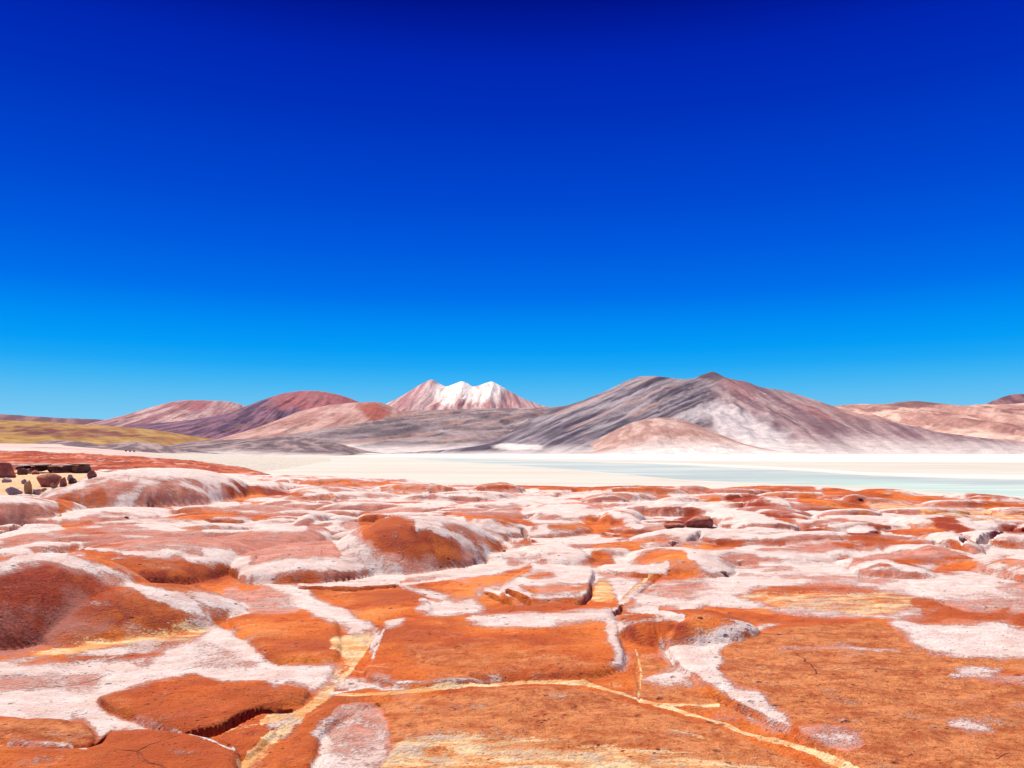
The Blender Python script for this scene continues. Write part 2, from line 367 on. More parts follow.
# general relief
H += 0.026 * fbm(X * 1.6, Y * 1.6, 4, 21) + 0.011 * fbm(X * 6, Y * 6, 3, 22) - .012 * np.clip(ridged(X * 1.1, Y * 1.1, 3, 28) - .72, 0, 1) / .28 + 0.03 * far * fbm(X * 0.7, Y * 1.1, 4, 23)
drop = sstep(-2.0, 9.0, Y - d_edge[None, :] - 1.2 * fbm(X * 0.25, Y * 0.1, 3, 24))
H = H - drop * 2.9
H[-12:] -= 0.0
Z = H
# normals on the full grid
Pg = np.dstack([X, Y, Z])
du = np.gradient(Pg, axis=1); dv = np.gradient(Pg, axis=0)
N = np.cross(du, -dv); N /= np.linalg.norm(N, axis=2, keepdims=True) + 1e-12
N = np.where(N[:, :, 2:3] < 0, -N, N)
# image row of every vertex, to carry traced outlines down to the plan
VI = HY + FPX * (EYE - Z) / Y
def to_plan(p):
    out = []
    for (u, v) in p:
        if v > 800 or u < us[0] or u > us[-1]: out.append((u, v)); continue
        j = int(np.clip(np.searchsorted(us, u), 1, NC - 1)); col = VI[:, j]
        r = np.where(col[::-1] <= v)[0]          # from near to far
        out.append((u, vs[NR - 1 - r[0]] if len(r) else v))
    return np.array(out, float)
# ------------------------------------------------------------------ colour masks (where the salt crust, dust and sand lie)
YZ = Y - 1.3 * Z
n1 = fbm(X * 0.9, YZ * 0.9, 4, 41); n2 = fbm(X * 0.35, Y * 0.5, 4, 42); n3 = fbm(X * 0.5 + 9, YZ * 0.9, 4, 43)
n4 = fbm(X * 0.55 + 3, YZ * 0.75, 5, 44, .6)
MW = 0.95 * sstep(-0.30, 0.06, n4 + 0.3 * n2); MP = 0.9 * sstep(-0.2, 0.15, n3); MC = np.zeros(U.shape); MT = np.zeros(U.shape); YZ = Y - 1.3 * Z; MD = 0.2 * sstep(0.1, 0.4, n1)
near = sstep(575, 600, Vv)
MW *= 1 - near; MP *= 1 - 0.6 * near
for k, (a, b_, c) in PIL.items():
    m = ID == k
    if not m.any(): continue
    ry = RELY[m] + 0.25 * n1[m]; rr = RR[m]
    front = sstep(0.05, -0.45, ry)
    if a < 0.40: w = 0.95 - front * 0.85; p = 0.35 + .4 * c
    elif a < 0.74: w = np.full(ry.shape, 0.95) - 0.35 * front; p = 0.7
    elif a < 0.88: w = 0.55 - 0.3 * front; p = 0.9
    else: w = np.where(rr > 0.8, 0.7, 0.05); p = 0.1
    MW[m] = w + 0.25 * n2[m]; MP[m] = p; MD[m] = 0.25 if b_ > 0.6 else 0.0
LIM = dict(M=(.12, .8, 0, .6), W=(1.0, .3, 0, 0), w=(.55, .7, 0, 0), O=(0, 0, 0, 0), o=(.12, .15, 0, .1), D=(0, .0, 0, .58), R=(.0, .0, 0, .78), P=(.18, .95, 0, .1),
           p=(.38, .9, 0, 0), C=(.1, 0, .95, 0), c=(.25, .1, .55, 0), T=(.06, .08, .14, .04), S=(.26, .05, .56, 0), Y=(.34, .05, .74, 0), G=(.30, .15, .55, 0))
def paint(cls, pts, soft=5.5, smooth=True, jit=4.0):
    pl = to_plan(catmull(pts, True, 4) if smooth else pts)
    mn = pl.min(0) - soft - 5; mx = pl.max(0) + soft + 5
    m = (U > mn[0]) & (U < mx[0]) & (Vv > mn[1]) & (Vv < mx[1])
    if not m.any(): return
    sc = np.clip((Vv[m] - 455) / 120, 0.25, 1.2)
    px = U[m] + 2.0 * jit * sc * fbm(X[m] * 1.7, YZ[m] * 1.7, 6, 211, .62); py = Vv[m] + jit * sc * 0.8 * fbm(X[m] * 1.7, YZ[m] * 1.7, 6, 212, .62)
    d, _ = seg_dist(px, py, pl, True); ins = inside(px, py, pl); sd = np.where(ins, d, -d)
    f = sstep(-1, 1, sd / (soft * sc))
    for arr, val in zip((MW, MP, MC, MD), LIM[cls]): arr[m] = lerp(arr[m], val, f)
    MT[m] = lerp(MT[m], 0.72 if cls in 'TS' else 0.0, f)
def stroke(cls, pts, w, soft=1.6, jit=1.5):
    pl = to_plan(catmull(pts, False, 5)); mn = pl.min(0) - w - 6; mx = pl.max(0) + w + 6
    m = (U > mn[0]) & (U < mx[0]) & (Vv > mn[1]) & (Vv < mx[1])
    if not m.any(): return
    px = U[m] + jit * fbm(X[m] * 3, Y[m] * 3, 3, 221); py = Vv[m] + 0.7 * jit * fbm(X[m] * 3, Y[m] * 3, 3, 222)
    d, t = seg_dist(px, py, pl, False)
    ww = w * (0.75 + 0.9 * fbm(t * 9, t * 0 + w, 3, 3)); ww = np.maximum(ww, .25)
    f = sstep(ww + soft, ww - soft * 0.6, d)
    for arr, val in zip((MW, MP, MC, MD), LIM[cls]): arr[m] = lerp(arr[m], val, f)
#PAINT
PAINT = [
 # middle distance, left
 ('Y', [(-60,480),(0,474),(30,469),(92,467),(80,481),(62,490),(30,496),(-60,497)]),
 ('w', [(82,486),(105,469),(150,466),(195,468),(238,482),(240,497),(205,502),(160,506),(110,506),(88,502)]),
 ('W', [(95,470),(150,467),(225,472),(240,480),(190,477),(120,474)]), ('W', [(95,488),(150,480),(200,486),(225,496),(190,500),(120,498)]), ('p', [(110,484),(150,480),(190,485),(160,490),(112,490)]),
 ('O', [(57,498),(70,494),(80,499),(76,507),(62,517),(57,514)]), ('O', [(84,494),(96,488),(103,493),(92,500)]), ('o', [(88,504),(104,503),(104,507),(90,507)]),
 ('p', [(62,518),(85,509),(110,508),(160,512),(167,520),(130,526),(70,527)]), ('W', [(62,519),(72,511),(110,506),(165,511),(167,514),(110,510),(76,515)]),
 ('O', [(168,512),(200,509),(240,510),(246,514),(215,520),(170,523)]), ('O', [(63,524),(85,521),(95,524),(66,529)]),
 ('P', [(-60,500),(10,499),(40,505),(54,518),(52,524),(0,522),(-60,524)]), ('W', [(-60,526),(0,526),(50,524),(60,529),(30,533),(0,537),(-60,540)]), ('W', [(-60,495),(20,496),(50,504),(58,514),(50,508),(20,501),(-60,500)]),
 ('P', [(0,543),(30,536),(80,530),(140,530),(210,533),(250,540),(250,553),(200,550),(130,545),(60,543)]), ('o', [(62,532),(100,529),(110,533),(70,536)]), ('W', [(150,523),(240,524),(310,526),(300,531),(220,530),(150,527)]),
 ('W', [(-60,552),(0,549),(40,547),(70,545),(60,551),(0,556)]),
 ('O', [(70,549),(120,547),(180,552),(228,562),(240,572),(236,582),(215,590),(160,590),(130,580),(105,565),(85,555)]),
 ('c', [(118,556),(150,553),(205,560),(190,564),(130,560)]), ('o', [(60,544),(110,543),(90,548)]),
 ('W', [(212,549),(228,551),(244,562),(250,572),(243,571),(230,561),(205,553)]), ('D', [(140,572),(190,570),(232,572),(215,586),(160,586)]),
 ('W', [(150,590),(185,601),(240,605),(260,612),(200,618),(165,606)]),
 ('M', [(-60,585),(0,570),(40,562),(80,566),(120,584),(160,600),(175,620),(130,634),(60,646),(-60,660)]),
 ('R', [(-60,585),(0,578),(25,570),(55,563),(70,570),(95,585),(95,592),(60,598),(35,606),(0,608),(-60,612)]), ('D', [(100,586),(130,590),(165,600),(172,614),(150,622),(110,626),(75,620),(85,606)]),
 ('O', [(120,590),(150,595),(175,608),(235,612),(170,620),(140,612)]), ('W', [(-60,586),(-20,574),(0,567),(20,558),(45,553),(70,557),(110,573),(150,590),(190,605),(160,597),(110,580),(70,566),(45,562),(20,566),(0,574),(-60,596)]),
 ('o', [(140,625),(190,615),(238,612),(225,620),(160,630)]),
 # middle distance, centre-left
 ('P', [(205,533),(250,529),(310,531),(330,540),(355,556),(330,563),(280,566),(252,566),(245,556)]), ('W', [(262,573),(300,564),(350,563),(385,571),(404,577),(385,581),(345,582),(310,576)]), ('W', [(200,530),(240,527),(300,528),(308,531),(240,532)]),
 ('W', [(308,516),(318,512),(326,516),(326,526),(315,526)]), ('P', [(308,524),(322,522),(326,530),(310,532)]),
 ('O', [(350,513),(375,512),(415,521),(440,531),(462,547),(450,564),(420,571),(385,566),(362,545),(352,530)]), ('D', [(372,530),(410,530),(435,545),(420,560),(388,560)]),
 ('W', [(326,532),(332,524),(345,514),(352,516),(342,523),(352,535),(375,555),(400,574),(380,570),(350,552)]), ('p', [(336,524),(350,517),(360,525),(362,540),(350,535)]),
 ('p', [(452,548),(480,554),(504,559),(502,567),(470,572),(420,576),(398,577),(402,572),(440,567),(462,558)]), ('W', [(470,566),(502,560),(504,567),(470,574),(420,578),(398,578),(420,573)]), ('O', [(430,522),(448,532),(470,547),(462,556),(440,545)]),
 ('R', [(222,484),(235,483),(270,488),(290,494),(265,496),(232,492)]), ('O', [(236,499),(250,492),(266,496),(246,500),(241,504)]), ('O', [(292,498),(315,495),(332,498),(310,500)]), ('o', [(290,482),(370,481),(400,484),(340,488)]), ('o', [(320,473),(360,472),(365,475),(330,477)]),
 ('p', [(240,505),(330,503),(400,508),(330,512),(245,512)]),
 ('O', [(420,520),(440,514),(470,514),(500,525),(520,535),(500,532),(470,524),(440,523)]), ('O', [(436,527),(470,534),(505,545),(500,553),(475,550),(450,538)]), ('W', [(420,524),(450,515),(480,525),(515,535),(545,534),(540,539),(500,538),(470,530),(440,525)]),
 ('O', [(508,533),(530,536),(535,543),(515,547),(508,540)]), ('O', [(495,517),(525,518),(538,530),(510,530)]), ('O', [(535,525),(590,523),(596,531),(560,536),(540,532)]), ('W', [(522,512),(540,508),(590,511),(602,518),(590,523),(540,522)]), ('P', [(530,514),(580,515),(590,519),(545,520)]),
 ('W', [(505,551),(530,546),(560,545),(588,552),(595,560),(560,564),(520,562)]), ('p', [(520,553),(560,550),(580,556),(540,560)]), ('O', [(596,545),(640,540),(680,540),(640,548),(600,552)]),
 ('O', [(500,482),(560,484),(600,483),(620,486),(560,488),(510,486)]), ('O', [(585,486),(650,485),(700,486),(800,487),(800,491),(650,489)]), 
 # middle distance, centre-right
 ('O', [(584,512),(610,512),(628,520),(640,528),(600,536),(586,528)]), ('o', [(625,496),(660,494),(672,498),(640,500)]), ('W', [(640,500),(690,498),(735,508),(720,516),(660,512),(620,508)]), ('R', [(664,524),(680,518),(700,515),(714,522),(708,527),(680,527)]),
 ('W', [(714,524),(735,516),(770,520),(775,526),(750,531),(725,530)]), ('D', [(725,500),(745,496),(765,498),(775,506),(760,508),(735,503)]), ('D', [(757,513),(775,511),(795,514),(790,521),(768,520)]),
 ('O', [(632,570),(640,558),(660,551),(690,552),(704,562),(700,571),(665,574)]), ('W', [(688,553),(705,553),(722,564),(732,573),(715,571),(700,560)]), ('W', [(600,568),(640,566),(666,571),(655,574),(605,572)]), ('O', [(585,555),(605,553),(615,560),(612,566),(590,566)]), ('W', [(614,554),(632,552),(630,562),(618,567)]),
 ('O', [(625,576),(660,572),(700,574),(740,574),(700,580),(650,583)]), ('W', [(640,546),(700,548),(760,545),(800,550),(800,556),(720,552)]), ('P', [(720,556),(770,553),(800,562),(760,568),(728,566)]), ('O', [(700,545),(740,541),(742,547),(705,550)]), ('P', [(760,549),(860,546),(850,551),(770,553)]),
 ('W', [(762,565),(790,561),(850,562),(850,572),(800,572)]), ('P', [(765,570),(790,566),(800,573),(770,576)]), ('P', [(845,560),(880,554),(905,550),(900,560),(855,570)]),
 # right
 ('O', [(824,488),(870,488),(905,493),(960,499),(1030,504),(1030,510),(960,504),(880,500),(830,497)]), ('W', [(905,492),(990,494),(1030,498),(1030,503),(960,499)]), ('O', [(955,491),(990,490),(1000,494),(965,494)]),
 ('G', [(858,500),(900,503),(960,508),(1030,511),(1030,521),(970,520),(900,512),(862,507)]),
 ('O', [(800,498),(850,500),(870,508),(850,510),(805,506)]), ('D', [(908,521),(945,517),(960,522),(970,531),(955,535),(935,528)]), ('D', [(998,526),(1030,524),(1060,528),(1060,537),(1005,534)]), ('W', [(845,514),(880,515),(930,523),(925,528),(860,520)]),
 ('W', [(970,526),(990,523),(1002,530),(985,533)]), ('W', [(830,528),(850,522),(880,528),(878,532),(840,533)]), ('D', [(848,533),(878,532),(878,537),(850,537)]), ('O', [(912,532),(945,530),(940,535),(915,536)]),  # narrow dark strip under the white block is its shadow, painted in
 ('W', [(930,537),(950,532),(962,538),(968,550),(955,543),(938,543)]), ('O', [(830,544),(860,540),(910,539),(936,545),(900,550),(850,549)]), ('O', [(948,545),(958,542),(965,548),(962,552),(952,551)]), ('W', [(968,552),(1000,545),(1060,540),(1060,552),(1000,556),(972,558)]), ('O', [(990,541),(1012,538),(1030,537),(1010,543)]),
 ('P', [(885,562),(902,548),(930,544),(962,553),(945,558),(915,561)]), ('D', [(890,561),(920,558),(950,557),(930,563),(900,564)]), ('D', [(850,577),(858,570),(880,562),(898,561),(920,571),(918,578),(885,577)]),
 ('O', [(932,573),(945,563),(970,559),(995,561),(1024,563),(1080,566),(1080,572),(1000,570),(970,573)]), ('O', [(1005,578),(1024,572),(1080,574),(1080,590),(1020,588)]), ('W', [(940,576),(1000,572),(1012,578),(1000,586),(950,582)]),
 # foreground
 ('W', [(-120,664),(0,663),(60,652),(130,640),(200,626),(238,634),(254,650),(276,664),(345,664),(322,690),(308,690),(290,684),(275,687),(262,681),(225,681),(190,676),(130,689),(97,700),(110,712),(160,727),(112,731),(95,743),(93,735),(80,722),(60,720),(0,717),(-120,715)]),
 ('w', [(-100,668),(20,672),(100,674),(90,690),(20,694),(-100,692)]), ('w', [(195,640),(235,650),(260,668),(225,672),(190,662)]),
 ('C', [(30,654),(110,641),(180,628),(215,626),(190,640),(110,650),(50,657)]), ('o', [(10,666),(50,657),(90,656),(140,654),(165,650),(150,658),(110,662),(50,665)]), ('o', [(135,664),(152,662),(152,666),(138,667)]), ('c', [(150,640),(190,632),(200,637),(160,645)]),
 ('O', [(97,700),(130,689),(165,683),(190,676),(225,682),(262,681),(275,688),(290,690),(308,688),(302,702),(262,706),(245,713),(225,725),(190,734),(160,727),(115,712)]),
 ('T', [(-120,718),(0,718),(60,720),(85,724),(95,735),(88,747),(0,744),(-120,744)]), ('O', [(-120,750),(80,750),(112,733),(160,730),(200,736),(242,753),(225,800),(-120,860)]),
 ('c', [(192,744),(245,723),(300,708),(312,695),(340,668),(350,640),(372,631),(381,638),(357,668),(336,692),(322,712),(296,735),(262,772),(230,772),(243,751),(215,742)]),
 ('O', [(214,739),(245,730),(274,728),(262,741),(246,752),(226,747)]), ('D', [(240,733),(262,729),(268,733),(250,738)]), ('W', [(268,725),(290,722),(288,727),(270,728)]),
 ('O', [(318,708),(380,697),(360,706),(325,728),(300,738),(292,735)]), ('W', [(345,710),(372,704),(362,730),(345,775),(308,775),(318,748),(310,736),(325,724)]), ('O', [(285,735),(308,734),(319,746),(306,780),(258,780)]),
 ('T', [(362,707),(480,690),(570,687),(640,704),(700,725),(760,745),(880,800),(880,860),(330,860),(340,775)]), ('S', [(400,738),(520,736),(640,748),(730,760),(780,775),(400,790)]), ('w', [(335,712),(375,707),(390,730),(372,775),(330,790)]),
 ('O', [(380,624),(470,616),(560,610),(605,612),(618,650),(620,668),(585,679),(490,683),(420,690),(345,680),(360,660),(372,640)]),
 ('W', [(384,620),(396,616),(406,620),(394,628),(386,627)]), ('W', [(470,617),(530,613),(590,607),(613,607),(619,625),(623,650),(628,668),(600,675),(600,669),(617,661),(611,640),(604,625),(590,621),(545,627),(500,628),(476,624)]),
 ('T', [(405,650),(480,645),(560,650),(600,660),(590,675),(490,680),(430,680)]),
 ('W', [(336,681),(382,678),(402,686),(420,691),(395,694),(372,688),(338,688)]),
 ('O', [(222,622),(255,611),(300,611),(336,621),(340,650),(335,664),(280,664),(254,648),(235,632)]),
 ('p', [(205,602),(235,586),(265,581),(300,604),(292,612),(250,612)]), ('W', [(192,598),(220,598),(248,607),(215,617),(190,612)]), ('W', [(262,580),(290,581),(320,600),(360,618),(362,624),(345,625),(318,618),(300,606),(280,592)]), ('O', [(237,585),(256,582),(260,589),(242,592)]),
 ('O', [(285,576),(330,585),(400,584),(425,599),(428,614),(400,618),(370,622),(352,608),(320,595)]), 
 ('C', [(330,640),(350,634),(380,630),(374,645),(348,656),(338,652)]), ('W', [(368,645),(375,632),(381,638),(372,652)]), ('W', [(350,626),(372,622),(370,628),(352,632)]),
 ('W', [(400,587),(430,590),(456,601),(472,598),(480,611),(440,616),(418,611),(425,604),(440,602),(422,594)]), ('O', [(405,582),(450,580),(475,590),(470,596),(440,590)]),
 ('W', [(478,594),(515,580),(540,563),(580,565),(594,572),(594,582),(585,590),(560,585),(520,588),(500,592)]), ('o', [(530,575),(550,571),(555,576),(535,580)]), ('O', [(470,580),(500,574),(530,566),(525,574),(490,586)]), ('W', [(518,602),(545,592),(586,592),(580,601),(540,603)]), ('O', [(555,588),(590,585),(588,591),(545,592)]), ('O', [(485,592),(520,590),(540,594),(515,602),(495,600)]),
 ('C', [(592,602),(598,580),(615,582),(618,600),(612,605)]), ('W', [(610,580),(640,584),(628,604),(618,602),(616,592)]), ('O', [(528,604),(590,602),(620,604),(612,610),(540,613)]),
 ('W', [(638,606),(646,590),(700,580),(740,574),(800,572),(900,577),(960,582),(1100,582),(1100,603),(960,600),(938,611),(900,618),(800,616),(760,610),(700,611),(660,604)]),
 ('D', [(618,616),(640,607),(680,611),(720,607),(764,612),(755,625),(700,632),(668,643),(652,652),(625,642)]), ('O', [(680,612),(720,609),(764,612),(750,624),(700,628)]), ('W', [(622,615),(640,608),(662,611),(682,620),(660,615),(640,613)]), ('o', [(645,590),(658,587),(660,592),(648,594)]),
 ('p', [(760,575),(830,574),(900,579),(880,584),(800,582)]), ('p', [(1000,584),(1100,584),(1100,600),(1010,598)]), ('p', [(660,585),(700,582),(720,588),(690,600),(660,598)]), ('G', [(735,594),(770,586),(830,584),(890,589),(925,599),(938,605),(900,614),(840,616),(780,610),(750,603)]), ('o', [(770,590),(830,586),(880,592),(830,592)]), ('O', [(915,602),(932,600),(941,606),(928,612),(922,606)]), ('w', [(940,600),(990,592),(1060,596),(1060,612),(980,614)]),
 ('T', [(718,645),(760,630),(790,626),(870,620),(888,624),(910,640),(935,652),(1100,657),(1150,860),(900,830),(800,742),(770,728),(755,710),(745,695),(720,690),(716,670)]),
 ('W', [(663,646),(700,635),(735,627),(778,624),(760,632),(730,640),(722,655),(718,670),(738,688),(760,693),(768,706),(782,718),(790,726),(772,731),(740,713),(700,689),(672,668)]), ('w', [(800,728),(840,728),(862,745),(848,750),(815,740)]),
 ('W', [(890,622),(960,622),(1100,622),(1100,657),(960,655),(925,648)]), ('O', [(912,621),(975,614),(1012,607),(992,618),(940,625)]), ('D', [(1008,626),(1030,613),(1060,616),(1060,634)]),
 ('W', [(952,674),(972,668),(1000,670),(985,676),(960,677)]), ('W', [(950,724),(975,724),(992,732),(970,731)]), ('w', [(980,674),(1030,677),(1030,682),(985,680)]),
 ('T', [(640,652),(672,668),(700,690),(742,716),(710,712),(650,700),(636,688)]), ('W', [(645,680),(676,672),(690,688),(680,684),(660,684)]),
]
for cls, pts in PAINT: paint(cls, pts, 22.0 if cls == 'T' and pts[0][0] in (405, 740) else 5.5)
rim = sstep(7.0, 2.0, d_edge[None, :] - Y + 1.5 * n1) * (U > 430)
for arr, val in zip((MW, MP, MC, MD), (.12, .1, 0, .35)): arr[:] = lerp(arr, val, rim * sstep(-.25, .05, n3))
stroke('C', [(860,772),(815,753),(760,738)], 3.2)
stroke('C', [(770,741),(700,718),(640,700),(600,688),(570,683),(490,685),(430,690),(380,694),(332,695)], 1.6)
stroke('C', [(640,702),(680,706),(718,705)], 0.8); stroke('C', [(262,722),(300,712),(330,694)], 2.6); stroke('C', [(322,700),(338,684),(356,664),(374,636)], 1.6); stroke('C', [(240,770),(262,748),(290,724),(318,702)], 4.0)
stroke('C', [(636,650),(641,676),(638,698)], 0.7); stroke('W', [(-60,747),(0,746),(45,745),(86,749)], 1.2); stroke('W', [(150,727),(200,737),(235,752)], 1.0)
stroke('C', [(620,604),(632,590),(646,580),(660,568)], 1.2); stroke('W', [(330,694),(400,684),(500,680)], 0.9); stroke('W', [(384,630),(372,660)], 1.0)
stroke('c', [(670,730),(700,738),(712,741)], 1.6); stroke('w', [(780,650),(840,648),(900,652)], 1.0)
for pts in ([(400,585),(450,579),(500,572),(540,560)], [(420,600),(470,612)], [(540,541),(600,536)], [(800,556),(880,552)]): stroke('W', pts, 1.0)
for pts, w_ in (([(-60,592),(0,570),(20,561),(45,556),(70,559),(110,575),(150,592),(190,606),(245,613)], 3.6), ([(205,552),(228,557),(243,565),(248,571)], 3.2), ([(327,536),(335,525),(346,517),(360,515)], 2.2), ([(332,537),(352,556),(376,567),(402,576)], 3.2),
    ([(436,530),(455,540),(475,551),(500,562)], 1.6), ([(418,525),(450,517),(478,526),(510,536),(545,535)], 2.6), ([(524,511),(560,508),(602,514)], 2.4), ([(600,569),(640,567),(666,571)], 2.2), ([(640,610),(660,611),(682,619)], 2.6),
    ([(-60,530),(0,530),(52,528)], 3.0), ([(850,558),(900,549),(930,545),(965,552)], 1.6), ([(845,572),(880,562),(915,569),(945,577)], 1.6), ([(255,574),(300,566),(350,565),(385,573),(402,578)], 3.6), ([(80,548),(130,553),(180,556),(228,564)], 1.8),
    ([(64,515),(110,508),(165,513)], 2.4), ([(690,555),(715,565),(735,574)], 3.0), ([(508,552),(550,547),(590,553)], 2.0), ([(585,513),(610,511),(640,528)], 1.6), ([(712,514),(745,514),(778,522)], 2.0), ([(932,536),(955,535),(967,549)], 2.0), ([(760,562),(800,563),(850,560)], 2.0)): stroke('W', pts, w_, 2.2, 2.5)
# far red gravel rim
g1 = fbm(X * 1.1 + 70, YZ * 1.3, 5, 231, .6); g2_ = fbm(X * 0.8 + 30, YZ * 0.9, 5, 232, .6); g3 = fbm(X * 1.4, YZ * 1.6 + 50, 5, 233, .6)
MW = MW + 0.55 * np.clip(g1 - .12, 0, 1) - 0.5 * np.clip(-g1 - .12, 0, 1); MP = MP + 0.5 * g2_; MD = MD + 0.45 * np.clip(g3, 0, 1); MC = MC + 0.15 * np.clip(g2_, 0, 1) * (MC > .2)
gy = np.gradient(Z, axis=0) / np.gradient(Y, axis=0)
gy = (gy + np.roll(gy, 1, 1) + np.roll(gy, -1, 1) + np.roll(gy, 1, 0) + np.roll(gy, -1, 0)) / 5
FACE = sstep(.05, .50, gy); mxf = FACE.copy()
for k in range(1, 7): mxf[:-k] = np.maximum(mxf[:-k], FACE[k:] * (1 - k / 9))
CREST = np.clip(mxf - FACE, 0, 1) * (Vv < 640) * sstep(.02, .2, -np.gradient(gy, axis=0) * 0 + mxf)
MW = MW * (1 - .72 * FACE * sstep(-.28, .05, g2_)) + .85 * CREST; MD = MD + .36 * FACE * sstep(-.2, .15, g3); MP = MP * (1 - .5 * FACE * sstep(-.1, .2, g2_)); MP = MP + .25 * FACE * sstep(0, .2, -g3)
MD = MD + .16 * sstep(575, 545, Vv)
MASK2 = np.dstack([MT, MT, MT, MT]).clip(0, 1).reshape(-1, 4)
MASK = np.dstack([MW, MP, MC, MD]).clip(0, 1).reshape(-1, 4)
PV = Pg.reshape(-1, 3); NV = N.reshape(-1, 3)
idx = np.arange(NR * NC).reshape(NR, NC)
Q = np.stack([idx[:-1, :-1], idx[1:, :-1], idx[1:, 1:], idx[:-1, 1:]], -1).reshape(-1, 4)
fid = ID[:-1, :-1].reshape(-1)
THING = {}
def split(ident, name, label, cat, group):
    sel = np.where(fid == ident)[0]
    if len(sel) < 12: return None
    THING[ident] = sel
    lab = np.arange(NR * NC)                     # keep the largest connected patch only
    for _ in range(4000):
        mnl = lab[Q[sel]].min(1); old = lab[Q[sel]].copy()
        np.minimum.at(lab, Q[sel].ravel(), np.repeat(mnl, 4)); lab[Q[sel]] = lab[lab[Q[sel]]]
        if (lab[Q[sel]] == old).all(): break
    fl = lab[Q[sel][:, 0]]; vals, cn = np.unique(fl, return_counts=True)
    sel = sel[fl == vals[cn.argmax()]]; THING[ident] = sel
    F = Q[sel]; used = np.unique(F); rem = np.full(NR * NC, -1); rem[used] = np.arange(len(used))
    F2 = rem[F]; nv = len(used)
    E = np.concatenate([F2[:, [0, 1]], F2[:, [1, 2]], F2[:, [2, 3]], F2[:, [3, 0]]])
    key = np.sort(E, 1); _, inv, cnt = np.unique(key, axis=0, return_inverse=True, return_counts=True)
    B = E[cnt[inv.ravel()] == 1]
    bv = np.unique(B); rb = np.full(nv, -1); rb[bv] = nv + np.arange(len(bv))
    low = PV[used][bv].copy(); low[:, 2] -= 0.22
    V = np.vstack([PV[used], low]); NN = np.vstack([NV[used], NV[used][bv]]); MM = np.vstack([MASK[used], MASK[used][bv]]); M2 = np.vstack([MASK2[used], MASK2[used][bv]])
    sk = np.stack([B[:, 1], B[:, 0], rb[B[:, 0]], rb[B[:, 1]]], 1)
    o = mesh_obj(name, V, np.vstack([F2, sk]), ROCK, NN, True, masks=MM, masks2=M2)
    tag(o, label, cat, group); return o
GM, GS = 'rounded rock mounds of the red shelf', 'flat rock slabs of the foreground'
ML = {
 'rose_far': 'broad pale rose mound behind the left, right beside the dark boulder pile',
 'rose_front': 'low rosy mound with white crest line below the broad pale rose mound',
 'left_pink': 'pink mound with white lower rim at the left edge, below the yellow sand',
 'back_long': 'long low dusty pink mound rising behind the orange fold on the left',
 'orange_fold': 'mound with orange front and white dark-tipped lip, behind the biggest mound',
 'big_left': 'biggest mound, dark red front under a white crest, at the left edge',
 'big_left_tail': 'sloping orange tail of rock running down right from the biggest dark red mound',
 'mid_back': 'dusty mauve mound left of the tall central orange mound, topped by a white line',
 'mid_front': 'white-lipped mound with a dark undercut shadow left below the central orange mound',
 'central': 'tall central orange mound framed by white salt ridges',
 'knob': 'small white knob of rock touching the left shoulder of the central orange mound',
 'sweep': 'orange mound with a sweeping white ridge just right of the central orange mound',
 'sweep_b': 'small orange-faced mound at the right end of the sweeping white ridge',
 'pillow_c': 'flat white and pink pillow of rock in mid distance with a thin orange front',
 'pillow_d': 'orange mound right beside the flat white and pink pillow of rock',
 'white_c': 'white and pink low mound right of the pointed white end of the central mound',
 'orange_r': 'bright orange mound with a white right flank, right of the picture centre',
 'pale_ridge': 'thin pale ridge of rock in front of the bright orange mound with white flank',
 'deep_orange': 'deep orange rough hump between the central slab and the large right slab',
 'pink_r': 'smooth pink mound with a dark red foot on the right, below the long orange strip',
 'orange_low': 'dark orange low mound just left below the smooth pink mound',
 'orange_far_r': 'orange mound to the right of the smooth pink mound, white salt at its foot',
 'edge_r': 'orange mound cut off by the right edge of the picture above the white salt sheet',
 'white_lump': 'white lump with a small orange face at the left end of the black-shadowed ledge',
 'white_block': 'white block with a dark shaded base on the right in mid distance',
 'ledge': 'pale overhanging ledge with a long black shadow near the right edge',
 'lump_far': 'small white lump between two red mounds just above the black-shadowed ledge',
 'red_far_a': 'red mound in mid distance, upper of two beyond the white dome and dark red boulder',
 'red_far_b': 'red mound in mid distance, lower of two right of the white dome',
 'red_far_c': 'dark orange mound on the right, left of the small white lump above the ledge',
 'red_far_d': 'dark orange mound at the right edge, right of the small white lump above the ledge',
 'white_far': 'smooth white dome right beside the dark red boulder in mid distance',
 'rim_a': 'low red rise on the shelf rim at the centre, in front of the sand flat',
 'rim_b': 'long low red rise on the shelf rim right of centre, against the lake',
 'rim_c': 'short red rise on the shelf rim at the right, left of the pale green sand',
 'rim_d': 'farthest right red rise on the shelf rim, against the turquoise lake end',
 'red_left': 'dark red mound at the right foot of the broad pale rose mound',
 'small_left': 'small pale mound with an orange front, right of the dark red mound on the left',
}
SLL = {
 'centre': 'orange slab in the centre foreground with a thick white rim along its back and right edge',
 'front': 'large tan orange slab at the bottom centre below the cream seam',
 'right': 'largest orange slab on the right with a white band down its left side',
 'left': 'orange slab on the left with a black undercut along its lower right edge',
 'corner': 'brown orange slab filling the bottom left corner',
 'lower_left': 'thin orange slab at the left edge above a fine white line',
 'island': 'small dark orange slab surrounded by cream sand near the bottom left',
 'wedge': 'narrow orange wedge of rock right of the cream sand channel',
 'mid_left': 'smooth orange slab left of the cream channel above the white apron',
 'behind_centre': 'flat orange slab below the undercut white-lipped mound',
 'pale_centre': 'pale white streaked slab with cracks just behind the central slab',
}
for i, mdef in enumerate(MOUNDS): split(i, 'rock_mound', ML[mdef[0]], 'rock mound', GM)
for nm, i in SL_ID.items(): split(i, 'rock_slab', SLL[nm], 'rock slab', GS)
